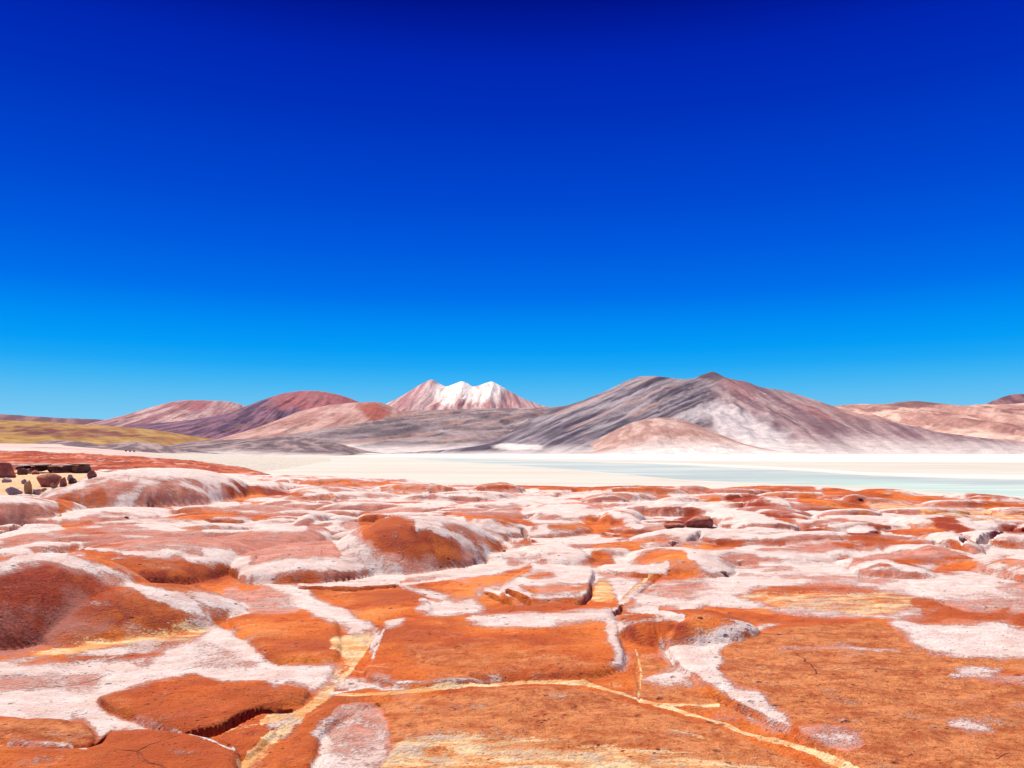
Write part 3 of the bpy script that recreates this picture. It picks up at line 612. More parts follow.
# the shelf itself: same sheet, sunk where a mound or slab sits on it
gz = PV.copy(); interior = np.zeros(NR * NC, bool); rest = np.zeros(NR * NC, bool)
tmask = np.zeros(len(Q), bool)
for s in THING.values(): tmask[s] = True
interior[np.unique(Q[tmask])] = True; rest[np.unique(Q[~tmask])] = True
for ident, s in THING.items():
    pass
gone = interior & ~rest
gz[gone, 2] -= 0.35
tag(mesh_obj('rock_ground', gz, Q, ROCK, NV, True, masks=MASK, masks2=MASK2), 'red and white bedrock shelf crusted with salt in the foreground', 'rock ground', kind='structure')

# ------------------------------------------------------------------ far terrain as lofted height fields
def loft(name, rows, mat, ns=300, nt=60, col=None, relief=None, label='', cat='hill'):
    """rows: list of (distance, [(u, v), ...]) from near to far; a row is a skyline or contour at that distance"""
    lo = max(r[1][0][0] for r in rows); hi = min(r[1][-1][0] for r in rows)
    uu = np.linspace(lo, hi, ns); tr = np.linspace(0, 1, len(rows)); tt = np.linspace(0, 1, nt)
    Dr = np.array([r[0] for r in rows]); D = np.interp(tt, tr, Dr)
    Zr = []
    for d, pl in rows:
        p = catmull(pl, False, 6); vv = np.interp(uu, p[:, 0], p[:, 1]); Zr.append(EYE - (vv - HY) * d / FPX)
    Zr = np.array(Zr); Zg = np.empty((nt, ns))
    for k in range(ns): Zg[:, k] = np.interp(D, Dr, Zr[:, k])
    ref = Dr[len(Dr) // 2]
    Ug, Tg = np.meshgrid(uu, tt); Yg = np.repeat(D[:, None], ns, 1); Xg = (Ug - CX) / FPX * Yg
    if relief is not None: Zg = Zg + relief(Ug, Tg, Xg, Yg, Zg)
    V = np.dstack([Xg, Yg, Zg]).reshape(-1, 3)
    ii = np.arange(ns * nt).reshape(nt, ns)
    F = np.stack([ii[:-1, :-1], ii[:-1, 1:], ii[1:, 1:], ii[1:, :-1]], -1).reshape(-1, 4)
    alb = col(Ug, Tg, Xg, Yg, Zg).reshape(-1, 3)
    return tag(mesh_obj(name, V, F, mat, None, True, albedo=np.clip(alb, 0.005, 0.9)), label, cat, kind='structure')
def C3(r, g, b): return np.array([r, g, b])
def mix3(a, b, t): return a + (b - a) * np.asarray(t)[..., None]

def mountain(name, ridge, D, foot_d, foot_z, label, cfun, peak=None, shear=0.0, amp=0.10, gf=0.055, prof=1.5, seed=0, ns=420, nt=90, fan=1.2, cat='mountain', back=0.5):
    """ridge: skyline in photo pixels at distance D; flanks fall to foot_z at foot_d in front and behind"""
    p = catmull(ridge, False, 6); uu = np.linspace(p[0, 0], p[-1, 0], ns)
    vr = np.interp(uu, p[:, 0], p[:, 1]) + 0.45 * fbm(uu * 0.09, uu * 0, 4, seed + 50)
    zr = EYE - (vr - HY) * D / FPX; xr = (uu - CX) / FPX * D
    tt = np.concatenate([np.linspace(0, 1, nt), np.linspace(1, 1 + back, 14)[1:]])
    T, Ux = np.meshgrid(tt, uu, indexing='ij'); ZR = np.repeat(zr[None], len(tt), 0)
    Yg = foot_d + (D - foot_d) * T
    up = peak if peak is not None else uu.mean()
    # gullies fan out from the summit and lean with shear
    s = up + (Ux - up) / (1 + fan * (1 - np.minimum(T, 1))) + shear * (1 - T)
    s = s + 6 * fbm(Ux * 0.02, T * 3, 3, seed + 7)
    Tf = np.minimum(T, 2 - T)
    base = np.clip(Tf, 0, 1) ** prof
    h = np.maximum(ZR - foot_z, 0)
    g = ridged(s * gf, T * 0.9, 4, seed) - 0.45
    g2 = fbm(s * gf * 3.1, T * 2.2, 6, seed + 20, .6)
    env = np.clip(Tf, 0, 1) * (1 - np.clip(Tf, 0, 1)) * 4
    Zg = foot_z + h * (base + amp * env * g + amp * 0.6 * env * g2)
    wob = (1 - np.clip(Tf, 0, 1)) * (D - foot_d) * 0.12 * fbm(Ux * 0.012, T * 0 + 3, 3, seed + 30)
    Yg = Yg + wob
    Xg = np.repeat(xr[None], len(tt), 0)
    V = np.dstack([Xg, Yg, Zg]).reshape(-1, 3)
    ii = np.arange(len(tt) * ns).reshape(len(tt), ns)
    F = np.stack([ii[:-1, :-1], ii[:-1, 1:], ii[1:, 1:], ii[1:, :-1]], -1).reshape(-1, 4)
    vsm = HY + FPX * (EYE - (foot_z + h * base)) / (Yg - wob); vi = HY + FPX * (EYE - Zg) / Yg; ui = CX + FPX * Xg / Yg
    hn = np.clip((Zg - foot_z) / (h.max() + 1e-6), 0, 1)
    alb = cfun(dict(s=s, t=T, u=ui, v=vi, vs=vsm, g=g, g2=g2, hn=hn, seed=seed, ux=Ux)).reshape(-1, 3)
    return tag(mesh_obj(name, V, F, MTN, None, True, albedo=np.clip(alb, 0.005, 0.92)), label, cat, kind='structure')

def blob(c, u, v, ru, rv, rot=0.0):
    x = c['u'] - u; y = (c['vs'] - v); co, si = math.cos(rot), math.sin(rot)
    w = 0.5 * fbm(c['u'] * 0.06, c['vs'] * .1, 4, 99)
    return sstep(1.15, 0.55, np.hypot((x * co + y * si) / ru, (-x * si + y * co) / rv) + w)
SALT = C3(.74, .66, .64)
def dust(c, col, top, soft=0.5, k=1.0, colr=SALT):
    f = sstep(top, top * (1 - soft) - 0.02, c['t'] + 0.10 * fbm(c['ux'] * 0.02, c['t'] * 2, 3, 61) + 0.05 * c['g2'])
    return mix3(col, colr, f * k)
def streaks(c, a, b, fr=0.25, ft=3.0, seed=3, lo=-0.15, hi=0.25):
    return sstep(lo, hi, fbm(c['s'] * fr, c['t'] * ft, 6, seed, .62))

def c_main(c):
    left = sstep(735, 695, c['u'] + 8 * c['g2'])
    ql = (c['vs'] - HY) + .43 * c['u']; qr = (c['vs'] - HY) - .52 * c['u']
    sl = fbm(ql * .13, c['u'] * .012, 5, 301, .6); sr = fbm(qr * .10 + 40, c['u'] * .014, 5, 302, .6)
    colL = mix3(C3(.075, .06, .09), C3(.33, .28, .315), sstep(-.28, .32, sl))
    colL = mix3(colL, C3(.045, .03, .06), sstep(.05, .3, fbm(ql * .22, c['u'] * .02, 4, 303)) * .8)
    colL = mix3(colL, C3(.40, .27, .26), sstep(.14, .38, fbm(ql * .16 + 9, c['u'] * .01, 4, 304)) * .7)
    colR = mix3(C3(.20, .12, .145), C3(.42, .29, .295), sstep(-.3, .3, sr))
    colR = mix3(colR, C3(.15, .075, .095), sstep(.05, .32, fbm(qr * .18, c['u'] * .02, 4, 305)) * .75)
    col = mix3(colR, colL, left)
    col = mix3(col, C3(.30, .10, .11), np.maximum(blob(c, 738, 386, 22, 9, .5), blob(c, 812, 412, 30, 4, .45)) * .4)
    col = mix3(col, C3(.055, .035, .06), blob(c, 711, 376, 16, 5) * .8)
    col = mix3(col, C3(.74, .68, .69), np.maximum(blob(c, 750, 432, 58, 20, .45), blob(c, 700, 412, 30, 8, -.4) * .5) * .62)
    col = mix3(col, C3(.44, .23, .19), sstep(800, 860, c['u']) * sstep(.3, .6, c['t']) * 0.6)
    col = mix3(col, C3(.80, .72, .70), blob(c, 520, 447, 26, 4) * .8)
    return dust(c, col, 0.24, 0.9, 0.7)
def c_mid(c):
    col = mix3(C3(.17, .125, .15), C3(.36, .28, .29), streaks(c, 0, 0, .05, 9, 3, -.2, .25))
    col = mix3(col, C3(.38, .20, .16), streaks(c, 0, 0, .04, 6, 9, .02, .3) * 0.7)
    col = mix3(col, C3(.10, .085, .10), streaks(c, 0, 0, .07, 12, 15, .08, .3) * 0.7)
    return dust(c, col, 0.16, 0.7, 0.75)
def c_snow(c):
    col = mix3(C3(.36, .17, .19), C3(.60, .42, .42), streaks(c, 0, 0, .16, 2, 3, -.2, .3))
    sn = np.maximum.reduce([blob(c, 460, 388, 20, 13, .3), blob(c, 491, 389, 16, 13, .7), blob(c, 448, 393, 15, 15, .9), blob(c, 474, 395, 28, 9) * .9, blob(c, 433, 387, 7, 6) * .35])
    sn = sn * sstep(-.5, .1, fbm(c['s'] * .4, c['t'] * 6, 5, 33, .6) + .06)
    col = mix3(col, C3(.84, .76, .73), sn)
    col = mix3(col, C3(.60, .40, .34), sstep(.55, .25, c['t']) * .5)
    return col
def c_redhill(c):
    col = mix3(C3(.085, .05, .105), C3(.26, .13, .19), streaks(c, 0, 0, .10, 4, 3))
    col = mix3(col, C3(.36, .12, .14), np.maximum(blob(c, 318, 400, 48, 14), blob(c, 290, 400, 25, 12, -.4) * .8))
    col = mix3(col, C3(.34, .17, .17), streaks(c, 0, 0, .12, 5, 23, .05, .3) * .5)
    return dust(c, col, 0.3, .8, .6, C3(.50, .36, .32))
def c_pink(c):
    col = mix3(C3(.40, .20, .18), C3(.54, .34, .31), streaks(c, 0, 0, .05, 5, 3))
    col = mix3(col, C3(.36, .09, .075), blob(c, 374, 412, 18, 12, .4) * .9)
    col = mix3(col, C3(.24, .17, .18), sstep(395, 440, c['u'] + 25 * c['g2']) * .75)
    return dust(c, col, 0.2, .8, .5)
def c_brown(c):
    col = mix3(C3(.33, .16, .19), C3(.54, .36, .34), streaks(c, 0, 0, .08, 4, 3))
    col = mix3(col, C3(.34, .10, .12), blob(c, 190, 405, 26, 6) * .6)
    col = mix3(col, C3(.62, .44, .40), sstep(.6, .3, c['t']) * .6)
    return mix3(col, C3(.22, .10, .11), streaks(c, 0, 0, .10, 6, 14, .05, .3) * .7)
def c_purple(c):
    return mix3(C3(.15, .07, .10), C3(.28, .15, .16), streaks(c, 0, 0, .08, 5, 3))
def c_front(c):
    col = mix3(C3(.40, .225, .20), C3(.56, .38, .34), streaks(c, 0, 0, .07, 4, 3))
    return dust(c, col, 0.62, 0.9, .95)
def c_right(c):
    col = mix3(C3(.40, .215, .19), C3(.62, .42, .36), streaks(c, 0, 0, .035, 6, 3, -.1, .22))
    col = mix3(col, C3(.22, .10, .10), streaks(c, 0, 0, .05, 9, 19, .08, .28) * .8)
    col = mix3(col, C3(.15, .07, .08), blob(c, 915, 404, 34, 4) * .8)
    return dust(c, col, 0.16, 0.7, .45, C3(.50, .38, .36))
def c_grey(c):
    col = mix3(C3(.15, .105, .12), C3(.36, .26, .26), streaks(c, 0, 0, .08, 5, 3))
    return dust(c, col, .5, .9, .8)
def c_gold(c):
    col = mix3(C3(.42, .25, .085), C3(.30, .14, .055), streaks(c, 0, 0, .06, 7, 3))
    col = mix3(col, C3(.17, .05, .05), np.maximum(blob(c, 40, 431, 75, 5, .05), blob(c, 115, 434, 50, 3.5, .1) * .9) * sstep(-.4, .1, fbm(c['u'] * .05, c['vs'] * .5, 4, 77)))
    return mix3(col, C3(.24, .12, .10), streaks(c, 0, 0, .08, 12, 19, .1, .3) * .6)

FZ = LAKE - 1.0
mountain('mountain', [(-260,410),(-120,409),(-40,412),(0,414),(30,416),(62,418),(108,420),(150,425)], 9500, 6500, FZ, 'low dark purple ridge on the skyline at the far left', c_purple, seed=1)
mountain('mountain', [(60,430),(105,420),(128,414),(150,407.5),(172,402),(190,400),(206,400.5),(222,401),(236,403),(248,407),(280,418),(330,430)], 7500, 5000, FZ, 'broad brown pink mountain left of the red topped hill', c_brown, peak=200, seed=2)
mountain('mountain', [(330,425),(360,414),(390,402),(405,394),(418,386),(427,381),(432,379.5),(438,383),(446,386.5),(454,384),(461,381.5),(467,383),(473,386.5),(480,385),(486,383),(492,381.5),(499,385),(508,390),(520,397),(532,402),(546,406.5),(580,415),(640,425)], 12000, 8000, FZ, 'snow capped twin peaked volcano on the skyline', c_snow, peak=465, amp=.09, gf=.05, prof=1.15, fan=.6, seed=3)
mountain('mountain', [(90,440),(125,426),(170,422),(205,418),(232,412),(252,404),(268,398),(283,393.5),(300,391),(318,391),(336,394),(352,399),(372,408),(410,422),(460,438)], 5200, 3600, FZ, 'purple hill with a red top, left of the snow capped volcano', c_redhill, peak=312, seed=4, prof=1.4)
mountain('mountain', [(880,440),(950,415),(985,404),(1000,398),(1012,394.5),(1024,394),(1050,396),(1100,400),(1200,412)], 9000, 6500, FZ, 'dark purple peak at the far right edge', c_purple, peak=1030, seed=5)
mountain('mountain', [(700,430),(760,415),(800,406),(828,406),(850,404.5),(868,404),(885,404),(900,402),(915,401),(932,402.5),(946,405),(965,405.5),(985,404),(1010,404),(1040,402),(1120,400),(1300,405),(1500,412)], 6500, 3000, FZ, 'long beige pink mountain range on the right', c_right, peak=900, seed=6, amp=.2, gf=.035, prof=1.2, ns=600)
mountain('mountain', [(200,446),(245,437),(270,425),(288,416),(302,410.5),(318,407),(335,404.5),(350,403),(366,402),(380,402.5),(390,406),(400,411),(430,424),(470,440),(500,448)], 4200, 2500, FZ, 'smooth pink hill with a red patch below the snow capped volcano', c_pink, peak=365, seed=7, amp=.07)
mountain('mountain', [(340,430),(380,414),(400,411.5),(430,410),(470,409),(510,408),(550,407),(575,404.5),(600,400),(640,396),(690,402),(740,420)], 4600, 2200, FZ, 'grey banded low mountain in front of the snow capped volcano', c_mid, peak=640, seed=8, amp=.16, gf=.03, prof=1.1, shear=40)
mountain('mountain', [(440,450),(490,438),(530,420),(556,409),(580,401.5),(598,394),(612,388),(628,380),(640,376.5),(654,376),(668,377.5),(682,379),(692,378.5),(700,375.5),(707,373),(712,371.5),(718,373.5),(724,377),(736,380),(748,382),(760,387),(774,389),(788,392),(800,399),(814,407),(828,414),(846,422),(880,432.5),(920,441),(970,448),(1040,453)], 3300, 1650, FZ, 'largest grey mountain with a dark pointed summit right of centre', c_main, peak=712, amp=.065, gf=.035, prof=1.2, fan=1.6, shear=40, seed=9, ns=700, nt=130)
mountain('mountain', [(545,456),(572,452),(590,444),(606,435),(622,427),(636,421.5),(650,418.5),(664,417.5),(678,419),(692,423),(708,429),(722,437),(738,445),(752,451),(775,456)], 1950, 1450, FZ, 'small rounded pink hill in front of the largest grey mountain', c_front, peak=660, amp=.08, seed=10, prof=1.2)
mountain('hill', [(-420,406),(-200,412),(-80,417),(0,420),(40,421.5),(80,424.5),(120,427),(150,429.5),(180,434),(205,439),(230,444),(260,452)], 1500, 750, LAKE, 'golden hill with dark brown patches at the left edge', c_gold, peak=-50, seed=11, amp=.08, cat='hill', prof=.9)
mountain('hill', [(150,454),(172,447),(190,441.5),(215,440),(250,438.5),(272,437),(292,436.5),(312,438.5),(332,442),(350,446.5),(372,453)], 1150, 850, LAKE, 'low grey hill along the shore under the pink hill', c_grey, peak=290, seed=12, amp=.1, cat='hill')
mountain('hill', [(-60,452),(-10,446),(25,444),(48,441),(66,440.5),(84,442),(100,445),(116,443),(134,441.5),(150,443),(166,446),(190,452)], 620, 470, -1, 'low dark mounds of ground at the foot of the golden hill', c_grey, peak=70, seed=13, amp=.15, cat='hill')

# rising ground on the left: red gravel plain and the pale strip behind it
def r_plain(u, t, x, y, z): return 0.3 * fbm(x * .22, y * .12, 4, 301) + 0.3 * np.clip(fbm(x * .7, y * .35, 4, 302), -.1, 1)
def col_red(u, t, x, y, z):
    a = mix3(C3(.32, .050, .025), C3(.50, .12, .065), sstep(-.2, .3, fbm(x * .16, y * .06, 4, 311)))
    a = mix3(a, C3(.66, .42, .38), sstep(.10, .26, fbm(x * .45, y * .10, 5, 312, .65)) * .7)
    a = mix3(a, C3(.58, .15, .04), sstep(.05, .3, fbm(x * .3 + 8, y * .07, 5, 314, .65)) * .7)
    return mix3(a, C3(.20, .05, .03), sstep(.10, .26, fbm(x * .6, y * .14, 5, 313, .65)) * .85)
loft('red_plain', [(70, [(-700,472.5),(0,472.5),(150,474),(300,490)]), (84, [(-700,470),(-100,468),(60,467.5),(120,467.5),(200,469),(245,472),(270,476),(300,492)]),
     (108, [(-700,456),(-100,457),(0,458),(90,461),(160,462.5),(215,467),(258,473),(280,482),(300,494)]), (150, [(-700,448),(-100,449),(0,450.5),(90,454),(150,457.5),(200,462),(240,467),(265,474),(300,482)])],
     PLAINM, 420, 120, col_red, r_plain, 'red gravel plain rising on the left behind the rock shelf', 'plain')
def col_pale(u, t, x, y, z):
    a = mix3(C3(.58, .40, .36), C3(.66, .54, .50), sstep(-.2, .2, fbm(x * .03, y * .02, 4, 321)))
    a = mix3(a, C3(.40, .22, .21), sstep(.12, .3, fbm(x * .05, y * .03, 4, 322)) * .6)
    return mix3(a, C3(.53, .485, .425), sstep(110, 190, u) * .95)
loft('salt_strip', [(148, [(-700,450),(-100,451),(0,452),(90,456),(150,461),(200,466.5),(225,473),(330,482)]), (230, [(-700,446),(0,447.5),(90,451),(150,455),(200,460),(240,462),(330,469)]), (480, [(-700,442),(0,443.5),(60,445.5),(110,449.5),(170,453.5),(330,458)])],
     PLAINM, 300, 70, col_pale, lambda u, t, x, y, z: 0.2 * fbm(x * .04, y * .03, 3, 323), 'pale pink salt strip behind the red gravel plain', 'plain')

# ------------------------------------------------------------------ basin: flat, salt shore, lake
def flat_sheet(name, mat, x0, x1, y0, y1, z, n, label, cat):
    xs = np.linspace(x0, x1, n); ys = np.geomspace(y0 + 1, y1, n) if y0 >= 0 else np.linspace(y0, y1, n)
    a, b = np.meshgrid(xs, ys); V = np.dstack([a, b, np.full(a.shape, z)]).reshape(-1, 3); ii = np.arange(n * n).reshape(n, n)
    F = np.stack([ii[:-1, :-1], ii[:-1, 1:], ii[1:, 1:], ii[1:, :-1]], -1).reshape(-1, 4)
    return tag(mesh_obj(name, V, F, mat), label, cat, kind='structure')
def band_mat(name, a, b, c, sx, sy, rough=.9, spec=.2):
    m, nt, bs = new_mat(name, rough, spec); co = nt.nodes.new('ShaderNodeTexCoord').outputs['Object']
    n1_ = noise(nt, co, 1.0, 5, .6, .3, (sx, sy, 1)); n2_ = noise(nt, co, 1.0, 5, .65, .0, (sx * 6, sy * 5, 1))
    col = mixc(nt, mrange(nt, n1_, .38, .62), a, b); col = mixc(nt, mrange(nt, n2_, .52, .68, 0, .7), col, c)
    nt.links.new(col, bs.inputs['Base Color']); return m
FLAT = band_mat('salt_flat', (.55, .525, .475), (.51, .465, .405), (.60, .585, .555), .01, .05)
SALTM = band_mat('salt_shore', (.72, .70, .68), (.64, .60, .56), (.76, .74, .70), .002, .008)
def water_mat():
    m, nt, bs = new_mat('lake_water', .75, .05); co = nt.nodes.new('ShaderNodeTexCoord').outputs['Object']
    at = nd(nt, 'ShaderNodeAttribute', attribute_name='masks'); sp = nt.nodes.new('ShaderNodeSeparateColor'); nt.links.new(at.outputs['Color'], sp.inputs[0])
    n1_ = noise(nt, co, 1.0, 5, .6, .3, (.008, .03, 1)); n2_ = noise(nt, co, 1.0, 5, .65, .0, (.03, .16, 1))
    col = mixc(nt, mrange(nt, n1_, .38, .62), (.34, .40, .415), (.43, .48, .49)); col = mixc(nt, sp.outputs[1], col, (.38, .50, .475))
    col = mixc(nt, mrange(nt, n2_, .48, .66, 0, .75), col, (.56, .62, .60))
    edge = mrange(nt, mth(nt, 'ADD', sp.outputs[0], mth(nt, 'ADD', mth(nt, 'MULTIPLY', mth(nt, 'SUBTRACT', n2_, .5), .5), mth(nt, 'MULTIPLY', mth(nt, 'SUBTRACT', n1_, .5), .7))), .15, .75)
    col = mixc(nt, edge, mixc(nt, mrange(nt, n2_, .4, .6), (.57, .52, .45), (.63, .60, .55)), col)
    nt.links.new(col, bs.inputs['Base Color']); bump(nt, bs, n2_, .25, .3); return m
WATER = water_mat()
flat_sheet('salt_flat', FLAT, -16000, 16000, -400, 16000, LAKE, 80, 'beige salt flat around the lake', 'salt flat')
def unp(u, v, z=LAKE):
    d = FPX * (EYE - z) / (v - HY); return ((u - CX) / FPX * d, d)
def shore_poly(name, up, lo, z, mat, label, cat, n=160, wob=0.0, shoal=False):
    pu = catmull(up, False, 8); pl = catmull(lo, False, 8); u = np.linspace(max(pu[0, 0], pl[0, 0]), min(pu[-1, 0], pl[-1, 0]), n)
    vu = np.interp(u, pu[:, 0], pu[:, 1]) + wob * fbm(u * .03, u * 0, 3, 401); vl = np.interp(u, pl[:, 0], pl[:, 1]) + 2 * wob * fbm(u * .02, u * 0, 4, 402)
    vl = np.maximum(vl, vu + 0.05); V = []; rows = 40 if shoal else 10; MK = []
    for r in range(rows):
        f = r / (rows - 1)
        for k in range(n):
            V.append((*unp(u[k], lerp(vu[k], vl[k], f), z), z)); MK.append((min(f / .12, (1 - f) / .15, max((u[k] - 338) / 160, 0), 1.0), float(sstep(700, 900, u[k])) * float(sstep(.25, .6, f)), 0))
    ii = np.arange(rows * n).reshape(rows, n)
    F = np.stack([ii[:-1, :-1], ii[1:, :-1], ii[1:, 1:], ii[:-1, 1:]], -1).reshape(-1, 4)
    return tag(mesh_obj(name, V, F, mat, masks=MK if shoal else None), label, cat, kind='structure')
shore_poly('salt_shore', [(-200,453.6),(200,453.6),(1400,453.6)], [(-200,455.6),(200,455.2),(340,456.2),(511,458.2),(682,460.5),(800,461.5),(1024,462.5),(1400,464)], LAKE + .008, SALTM, 'bright white salt shore at the foot of the mountains', 'salt shore')
shore_poly('salt_shore', [(560,461.5),(682,463.2),(800,468),(879,472.5),(1024,475),(1400,479)], [(560,462.5),(682,465.5),(800,472),(879,477),(1024,480),(1400,485)], LAKE + .012, SALTM, 'white salt rim along the far edge of the lake', 'salt shore')
shore_poly('lake', [(338,456.2),(420,457.6),(511,459.5),(600,461.6),(682,464.2),(800,470),(879,475),(1024,478.5),(1400,484)], [(338,457),(420,460),(511,465.5),(600,473),(682,481),(780,485),(879,488),(1024,498),(1400,515)], LAKE + .016, WATER, 'pale turquoise grey salt lake behind the rock shelf', 'lake', 260, .25, True)

# ------------------------------------------------------------------ loose boulders and stones
def rock_mat(name, a, b, c):
    m, nt, bs = new_mat(name, .9, .15); co = nt.nodes.new('ShaderNodeTexCoord').outputs['Object']
    n1_ = noise(nt, co, 2.2, 5, .65); n2_ = noise(nt, co, 14, 4, .7)
    col = mixc(nt, mrange(nt, n1_, .38, .62), a, b); col = mixc(nt, mrange(nt, n2_, .5, .68), col, c)
    nt.links.new(col, bs.inputs['Base Color']); bump(nt, bs, mth(nt, 'ADD', n1_, mth(nt, 'MULTIPLY', n2_, .4)), .8, .08); return m
RS = rock_mat('stone_dark', (.16, .07, .05), (.10, .05, .04), (.24, .13, .10)); RB = rock_mat('boulder_red', (.42, .14, .09), (.34, .10, .07), (.50, .26, .20)); RD = rock_mat('boulder_dark', (.19, .085, .055), (.10, .048, .036), (.32, .18, .14))
RG = rock_mat('boulder_pale', (.46, .33, .31), (.36, .24, .23), (.55, .44, .42)); RT = rock_mat('boulder_tan', (.52, .28, .13), (.44, .22, .10), (.60, .38, .22))
def ground_z(x, y):
    u = CX + FPX * x / y; v = HY + FPX * EYE / y
    j = int(np.clip(np.searchsorted(us, u), 0, NC - 1)); i = int(np.clip(np.searchsorted(vs, v), 0, NR - 1)); return float(Z[i, j])
def boulder(name, x, y, sx, sy, sz, rot, seed, mat, label, cat, group, tilt=(0, 0), sub=3, sink=.12, z=None, boxy=.6):
    rr = random.Random(seed); bm = bmesh.new(); bmesh.ops.create_icosphere(bm, subdivisions=sub + 1, radius=1)
    planes = []
    for k in range(16):
        d = Vector((rr.gauss(0, 1), rr.gauss(0, 1), rr.gauss(0, .8))).normalized(); planes.append((d, rr.uniform(.66, .92)))
    for vtx in bm.verts:
        c = vtx.co
        c = Vector([math.copysign(abs(q) ** boxy, q) for q in c]); 
        for d, o in planes:
            e = c.dot(d) - o
            if e > 0: c = c - d * e * .92
        nz = float(fbm(np.array([c.x * 2 + seed]), np.array([c.y * 2 + c.z * 1.7]), 3, seed)[0]); c = c * (1 + .06 * nz)
        vtx.co = (c.x * sx / 2, c.y * sy / 2, c.z * sz / 2)
    me = bpy.data.meshes.new(name); bm.to_mesh(me); bm.free(); me.materials.append(mat)
    me.polygons.foreach_set('use_smooth', np.ones(len(me.polygons), bool)); me.set_sharp_from_angle(angle=math.radians(32))
    o = bpy.data.objects.new(name, me); COL.objects.link(o)
    zz = ground_z(x, y) if z is None else z
    o.location = (x, y, zz + sz * (.5 - sink)); o.rotation_euler = (tilt[0], tilt[1], rot)
    return tag(o, label, cat, group)
def px_boulder(u0, u1, vt, vb, mat, label, seed, depth=.7, rot=0., tilt=(0, 0), name='boulder', cat='boulder', group='boulders on the yellow sand below the ledge', boxy=.6, sub=3):
    pts = to_plan([((u0 + u1) / 2, vb)])[0]; d = dist(pts[1]); w = (u1 - u0) * d / FPX; h = (vb - vt) * d / FPX
    return boulder(name, ((u0 + u1) / 2 - CX) / FPX * (d + w * depth * .3), d + w * depth * .3, w, w * depth, h * 1.3, rot, seed, mat, label, cat, group, tilt, boxy=boxy, sub=sub, sink=.24)
px_boulder(-14, 17, 462, 478, RB, 'large red grey boulder cut by the left edge of the picture', 3, .8)
px_boulder(35, 62, 472, 487, RB, 'tilted red slab of rock lying on the yellow sand', 4, .5, -.35, (0, .34), boxy=.45)
px_boulder(60, 67, 476, 486, RB, 'small red boulder touching the right end of the tilted red slab', 5, .9)
px_boulder(17, 29, 468.5, 475, RD, 'thin dark splinter of rock on the yellow sand by the large boulder', 11, .5, .2, (0, .5))
px_boulder(31, 40, 470, 474.5, RB, 'small brown red stone behind the left end of the tilted red slab', 34, .7)
px_boulder(86, 97, 471, 478, RB, 'red stone against the right end of the dark ledge', 35, .7)
px_boulder(2, 12, 478, 483, RG, 'flat pale stone under the front of the large red grey boulder', 36, .7)
px_boulder(40, 47, 488, 491.5, RT, 'flat tan stone on the near yellow sand', 37, .7)
d0 = dist(to_plan([(52, 473)])[0][1]); led = bpy.data.objects.new('rock_ledge', None); COL.objects.link(led); led.location = ((52 - CX) / FPX * d0, d0, ground_z((52 - CX) / FPX * d0, d0))
tag(led, 'low layered ledge of broken dark brown rock with pale top plates at the left', 'rock ledge')
def ledge_part(name, u0, u1, vt, vb, dep, dy, seed, mat, tilt=0., boxy=.28):
    d = d0 + dy; w = (u1 - u0) * d / FPX; h = (vb - vt) * d / FPX
    o = boulder(name, ((u0 + u1) / 2 - CX) / FPX * d, d, w, dep, h, rnd.uniform(-.08, .08), seed, mat, '', '', None, (0, tilt), boxy=boxy, sink=.5, z=EYE - ((vt + vb) / 2 - HY) * d / FPX)
    for k in ('label', 'category'): del o[k]
    o.parent = led; o.location = o.location - led.location
for k, (a, b_, c, d, dy, m_, t_) in enumerate(((14, 34, 465.5, 471.5, .2, RD, .05), (29, 50, 465, 472, .5, RD, -.04), (46, 66, 465.5, 473.5, .2, RD, .04), (61, 79, 464.5, 475, .0, RD, -.05), (74, 92, 464.5, 477, -.2, RD, .03), (22, 42, 468, 472, -.5, RB, .03), (52, 74, 469.5, 474, -.5, RB, -.03))):
    ledge_part('ledge_block', a, b_, c, d, 1.5, dy, 6 + k, m_, t_)  # dark brown blocks also carry the shade under the plates in their colour
for k, (a, b_, c, d, dy, t_) in enumerate(((10, 34, 464, 466.2, -.1, .02), (30, 56, 463.4, 465.8, .0, -.02), (52, 76, 463.8, 466, -.15, .02), (70, 92, 462.8, 465.2, -.3, -.02))):
    ledge_part('ledge_plate', a, b_, c, d, 2.2, dy, 31 + k, RG, t_)
px_boulder(67, 74, 474.5, 481, RG, 'pale grey stone below the right end of the dark ledge', 12, .8)
px_boulder(68, 77, 479, 484.5, RD, 'small dark stone right of the tilted red slab', 13, .8)
px_boulder(5, 22, 487, 494.5, RG, 'pale grey flat boulder at the near left of the yellow sand', 14, .6, .2, (0, .2))
px_boulder(24, 33, 480, 494, RT, 'upright tan block standing on the yellow sand', 15, .8, .4, boxy=.45)
px_boulder(32, 41, 489, 495, RG, 'small pale stone right of the upright tan block', 16, .8)
px_boulder(21, 27, 479, 484, RG, 'small grey stone behind the upright tan block', 17, .8)
px_boulder(50, 58, 484, 488, RT, 'small tan stone in front of the tilted red slab', 18, .8)
px_boulder(682, 713, 516, 528, RB, 'dark red rounded boulder in mid distance beside the smooth white dome', 21, .8, group='single boulders on the shelf', boxy=.85)
px_boulder(664, 686, 522, 527.5, RB, 'flat dark red rock at the left foot of the rounded boulder', 22, .6, group='single boulders on the shelf', boxy=.7)
GST = 'small dark stones on the shelf'
STN = [(719,727,571.5,574,'black flat stone at the right foot of the bright orange mound with white flank'), (697,703,619.5,621.5,'small dark stone on the deep orange rough hump'), (124,129,516.4,518.4,'tiny dark stone standing for a small hole in the low rosy mound at the left'),  # stone on the rosy mound is added in place of a small dark hole
 (857,863,500.5,503.5,'dark stone at the left end of the pale green sand'), (502,506,550,552,'tiny dark stone at the tip of the sweeping white ridge')]
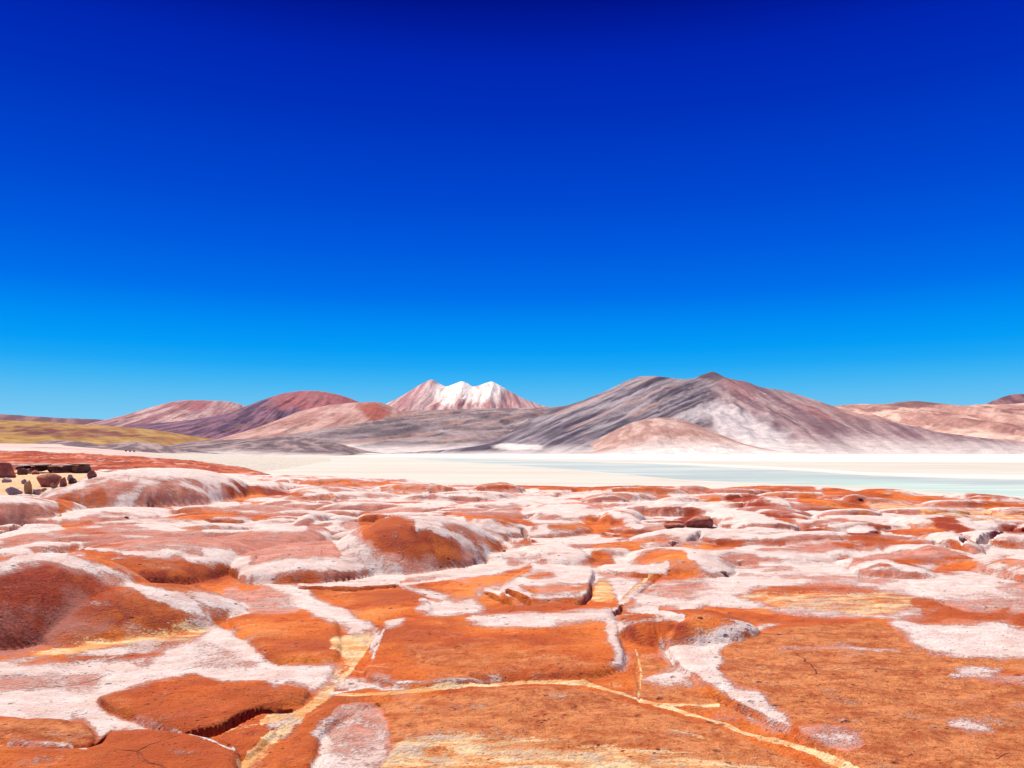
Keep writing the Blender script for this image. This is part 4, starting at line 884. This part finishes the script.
for k, (a, b_, c, d, lab) in enumerate(STN): px_boulder(a, b_, c, d, RS, lab, 40 + k, .8, name='stone', cat='stone', group=GST, sub=1)
for k, (u, v, lab) in enumerate(((126,451,'leftmost'), (130,451.5,'middle'), (134,451.5,'rightmost'))):
    d = 230; boulder('stone', (u - CX) / FPX * d, d, .6, .6, .55, k, 60 + k, RD, lab + ' of three tiny dark stones on the pale strip behind the red plain', 'stone', 'three dark stones far behind the red plain', sub=1, z=EYE - (v - HY + .4) * d / FPX)

# ------------------------------------------------------------------ light, sky, camera
SUN_EL, SUN_AZ = 56.0, -40.0          # azimuth measured from the view direction, negative to the left
sd_ = Vector((math.sin(math.radians(SUN_AZ)) * math.cos(math.radians(SUN_EL)), math.cos(math.radians(SUN_AZ)) * math.cos(math.radians(SUN_EL)), math.sin(math.radians(SUN_EL))))
L = bpy.data.lights.new('sun', 'SUN'); L.energy = 5.0; L.angle = math.radians(.5); L.color = (1.0, .92, .79)
so = bpy.data.objects.new('sun', L); COL.objects.link(so); so.rotation_euler = sd_.to_track_quat('Z', 'Y').to_euler(); so.location = (0, 0, 50)
w = bpy.data.worlds.new('World'); S.world = w; w.use_nodes = True; nt = w.node_tree; bg = nt.nodes['Background']
sky = nd(nt, 'ShaderNodeTexSky', sky_type='NISHITA'); sky.sun_disc = False; sky.sun_elevation = math.radians(SUN_EL); sky.sun_rotation = math.radians(SUN_AZ)
sky.altitude = 4000; sky.air_density = 1.0; sky.dust_density = .1; sky.ozone_density = 4.0
tc = nt.nodes.new('ShaderNodeTexCoord'); sx = nt.nodes.new('ShaderNodeSeparateXYZ'); nt.links.new(tc.outputs['Generated'], sx.inputs[0])
cr = nt.nodes.new('ShaderNodeValToRGB'); cr.color_ramp.interpolation = 'LINEAR'
def lin(r, g, b):
    f = lambda c: (c / 255 / 12.92) if c / 255 <= .04045 else ((c / 255 + .055) / 1.055) ** 2.4
    return (f(r), f(g), f(b), 1)
stops = [(0.0, lin(160,214,240)), (.035, lin(128,204,242)), (.06, lin(104,194,242)), (.085, lin(66,182,244)), (.105, lin(30,168,246)), (.125, lin(4,157,247)), (.15, lin(0,142,245)), (.19, lin(0,112,235)), (.24, lin(0,91,223)), (.30, lin(0,71,209)), (.383, lin(0,49,189)), (.44, lin(0,36,176)), (.467, lin(0,26,158)), (.495, lin(0,14,134)), (.62, lin(2,9,98)), (1.0, lin(66,66,100))]
e = cr.color_ramp.elements
e[0].position, e[0].color = stops[0]; e[1].position, e[1].color = stops[-1]
for p_, c_ in stops[1:-1]: q = e.new(p_); q.color = c_
nt.links.new(sx.outputs['Z'], cr.inputs[0])
sc10 = nt.nodes.new('ShaderNodeVectorMath'); sc10.operation = 'SCALE'; sc10.inputs['Scale'].default_value = 10.0; nt.links.new(cr.outputs[0], sc10.inputs[0])
hs = nd(nt, 'ShaderNodeHueSaturation', i_Saturation=1.6, i_Value=1.0); nt.links.new(sky.outputs[0], hs.inputs['Color'])
mx = mixc(nt, .985, hs.outputs[0], sc10.outputs[0]); nt.links.new(mx, bg.inputs['Color']); bg.inputs['Strength'].default_value = .0705
cam = bpy.data.cameras.new('camera'); co_ = bpy.data.objects.new('camera', cam); COL.objects.link(co_); S.camera = co_
co_.location = (0, 0, EYE); co_.rotation_euler = (math.radians(90), 0, 0)
cam.sensor_width = 36; cam.lens = 36 * FPX / 1024; cam.shift_y = (HY - 384) / 1024; cam.clip_start = .05; cam.clip_end = 60000
S.view_settings.view_transform = 'Standard'; S.view_settings.look = 'None'; S.view_settings.exposure = 0.5; S.view_settings.gamma = 1
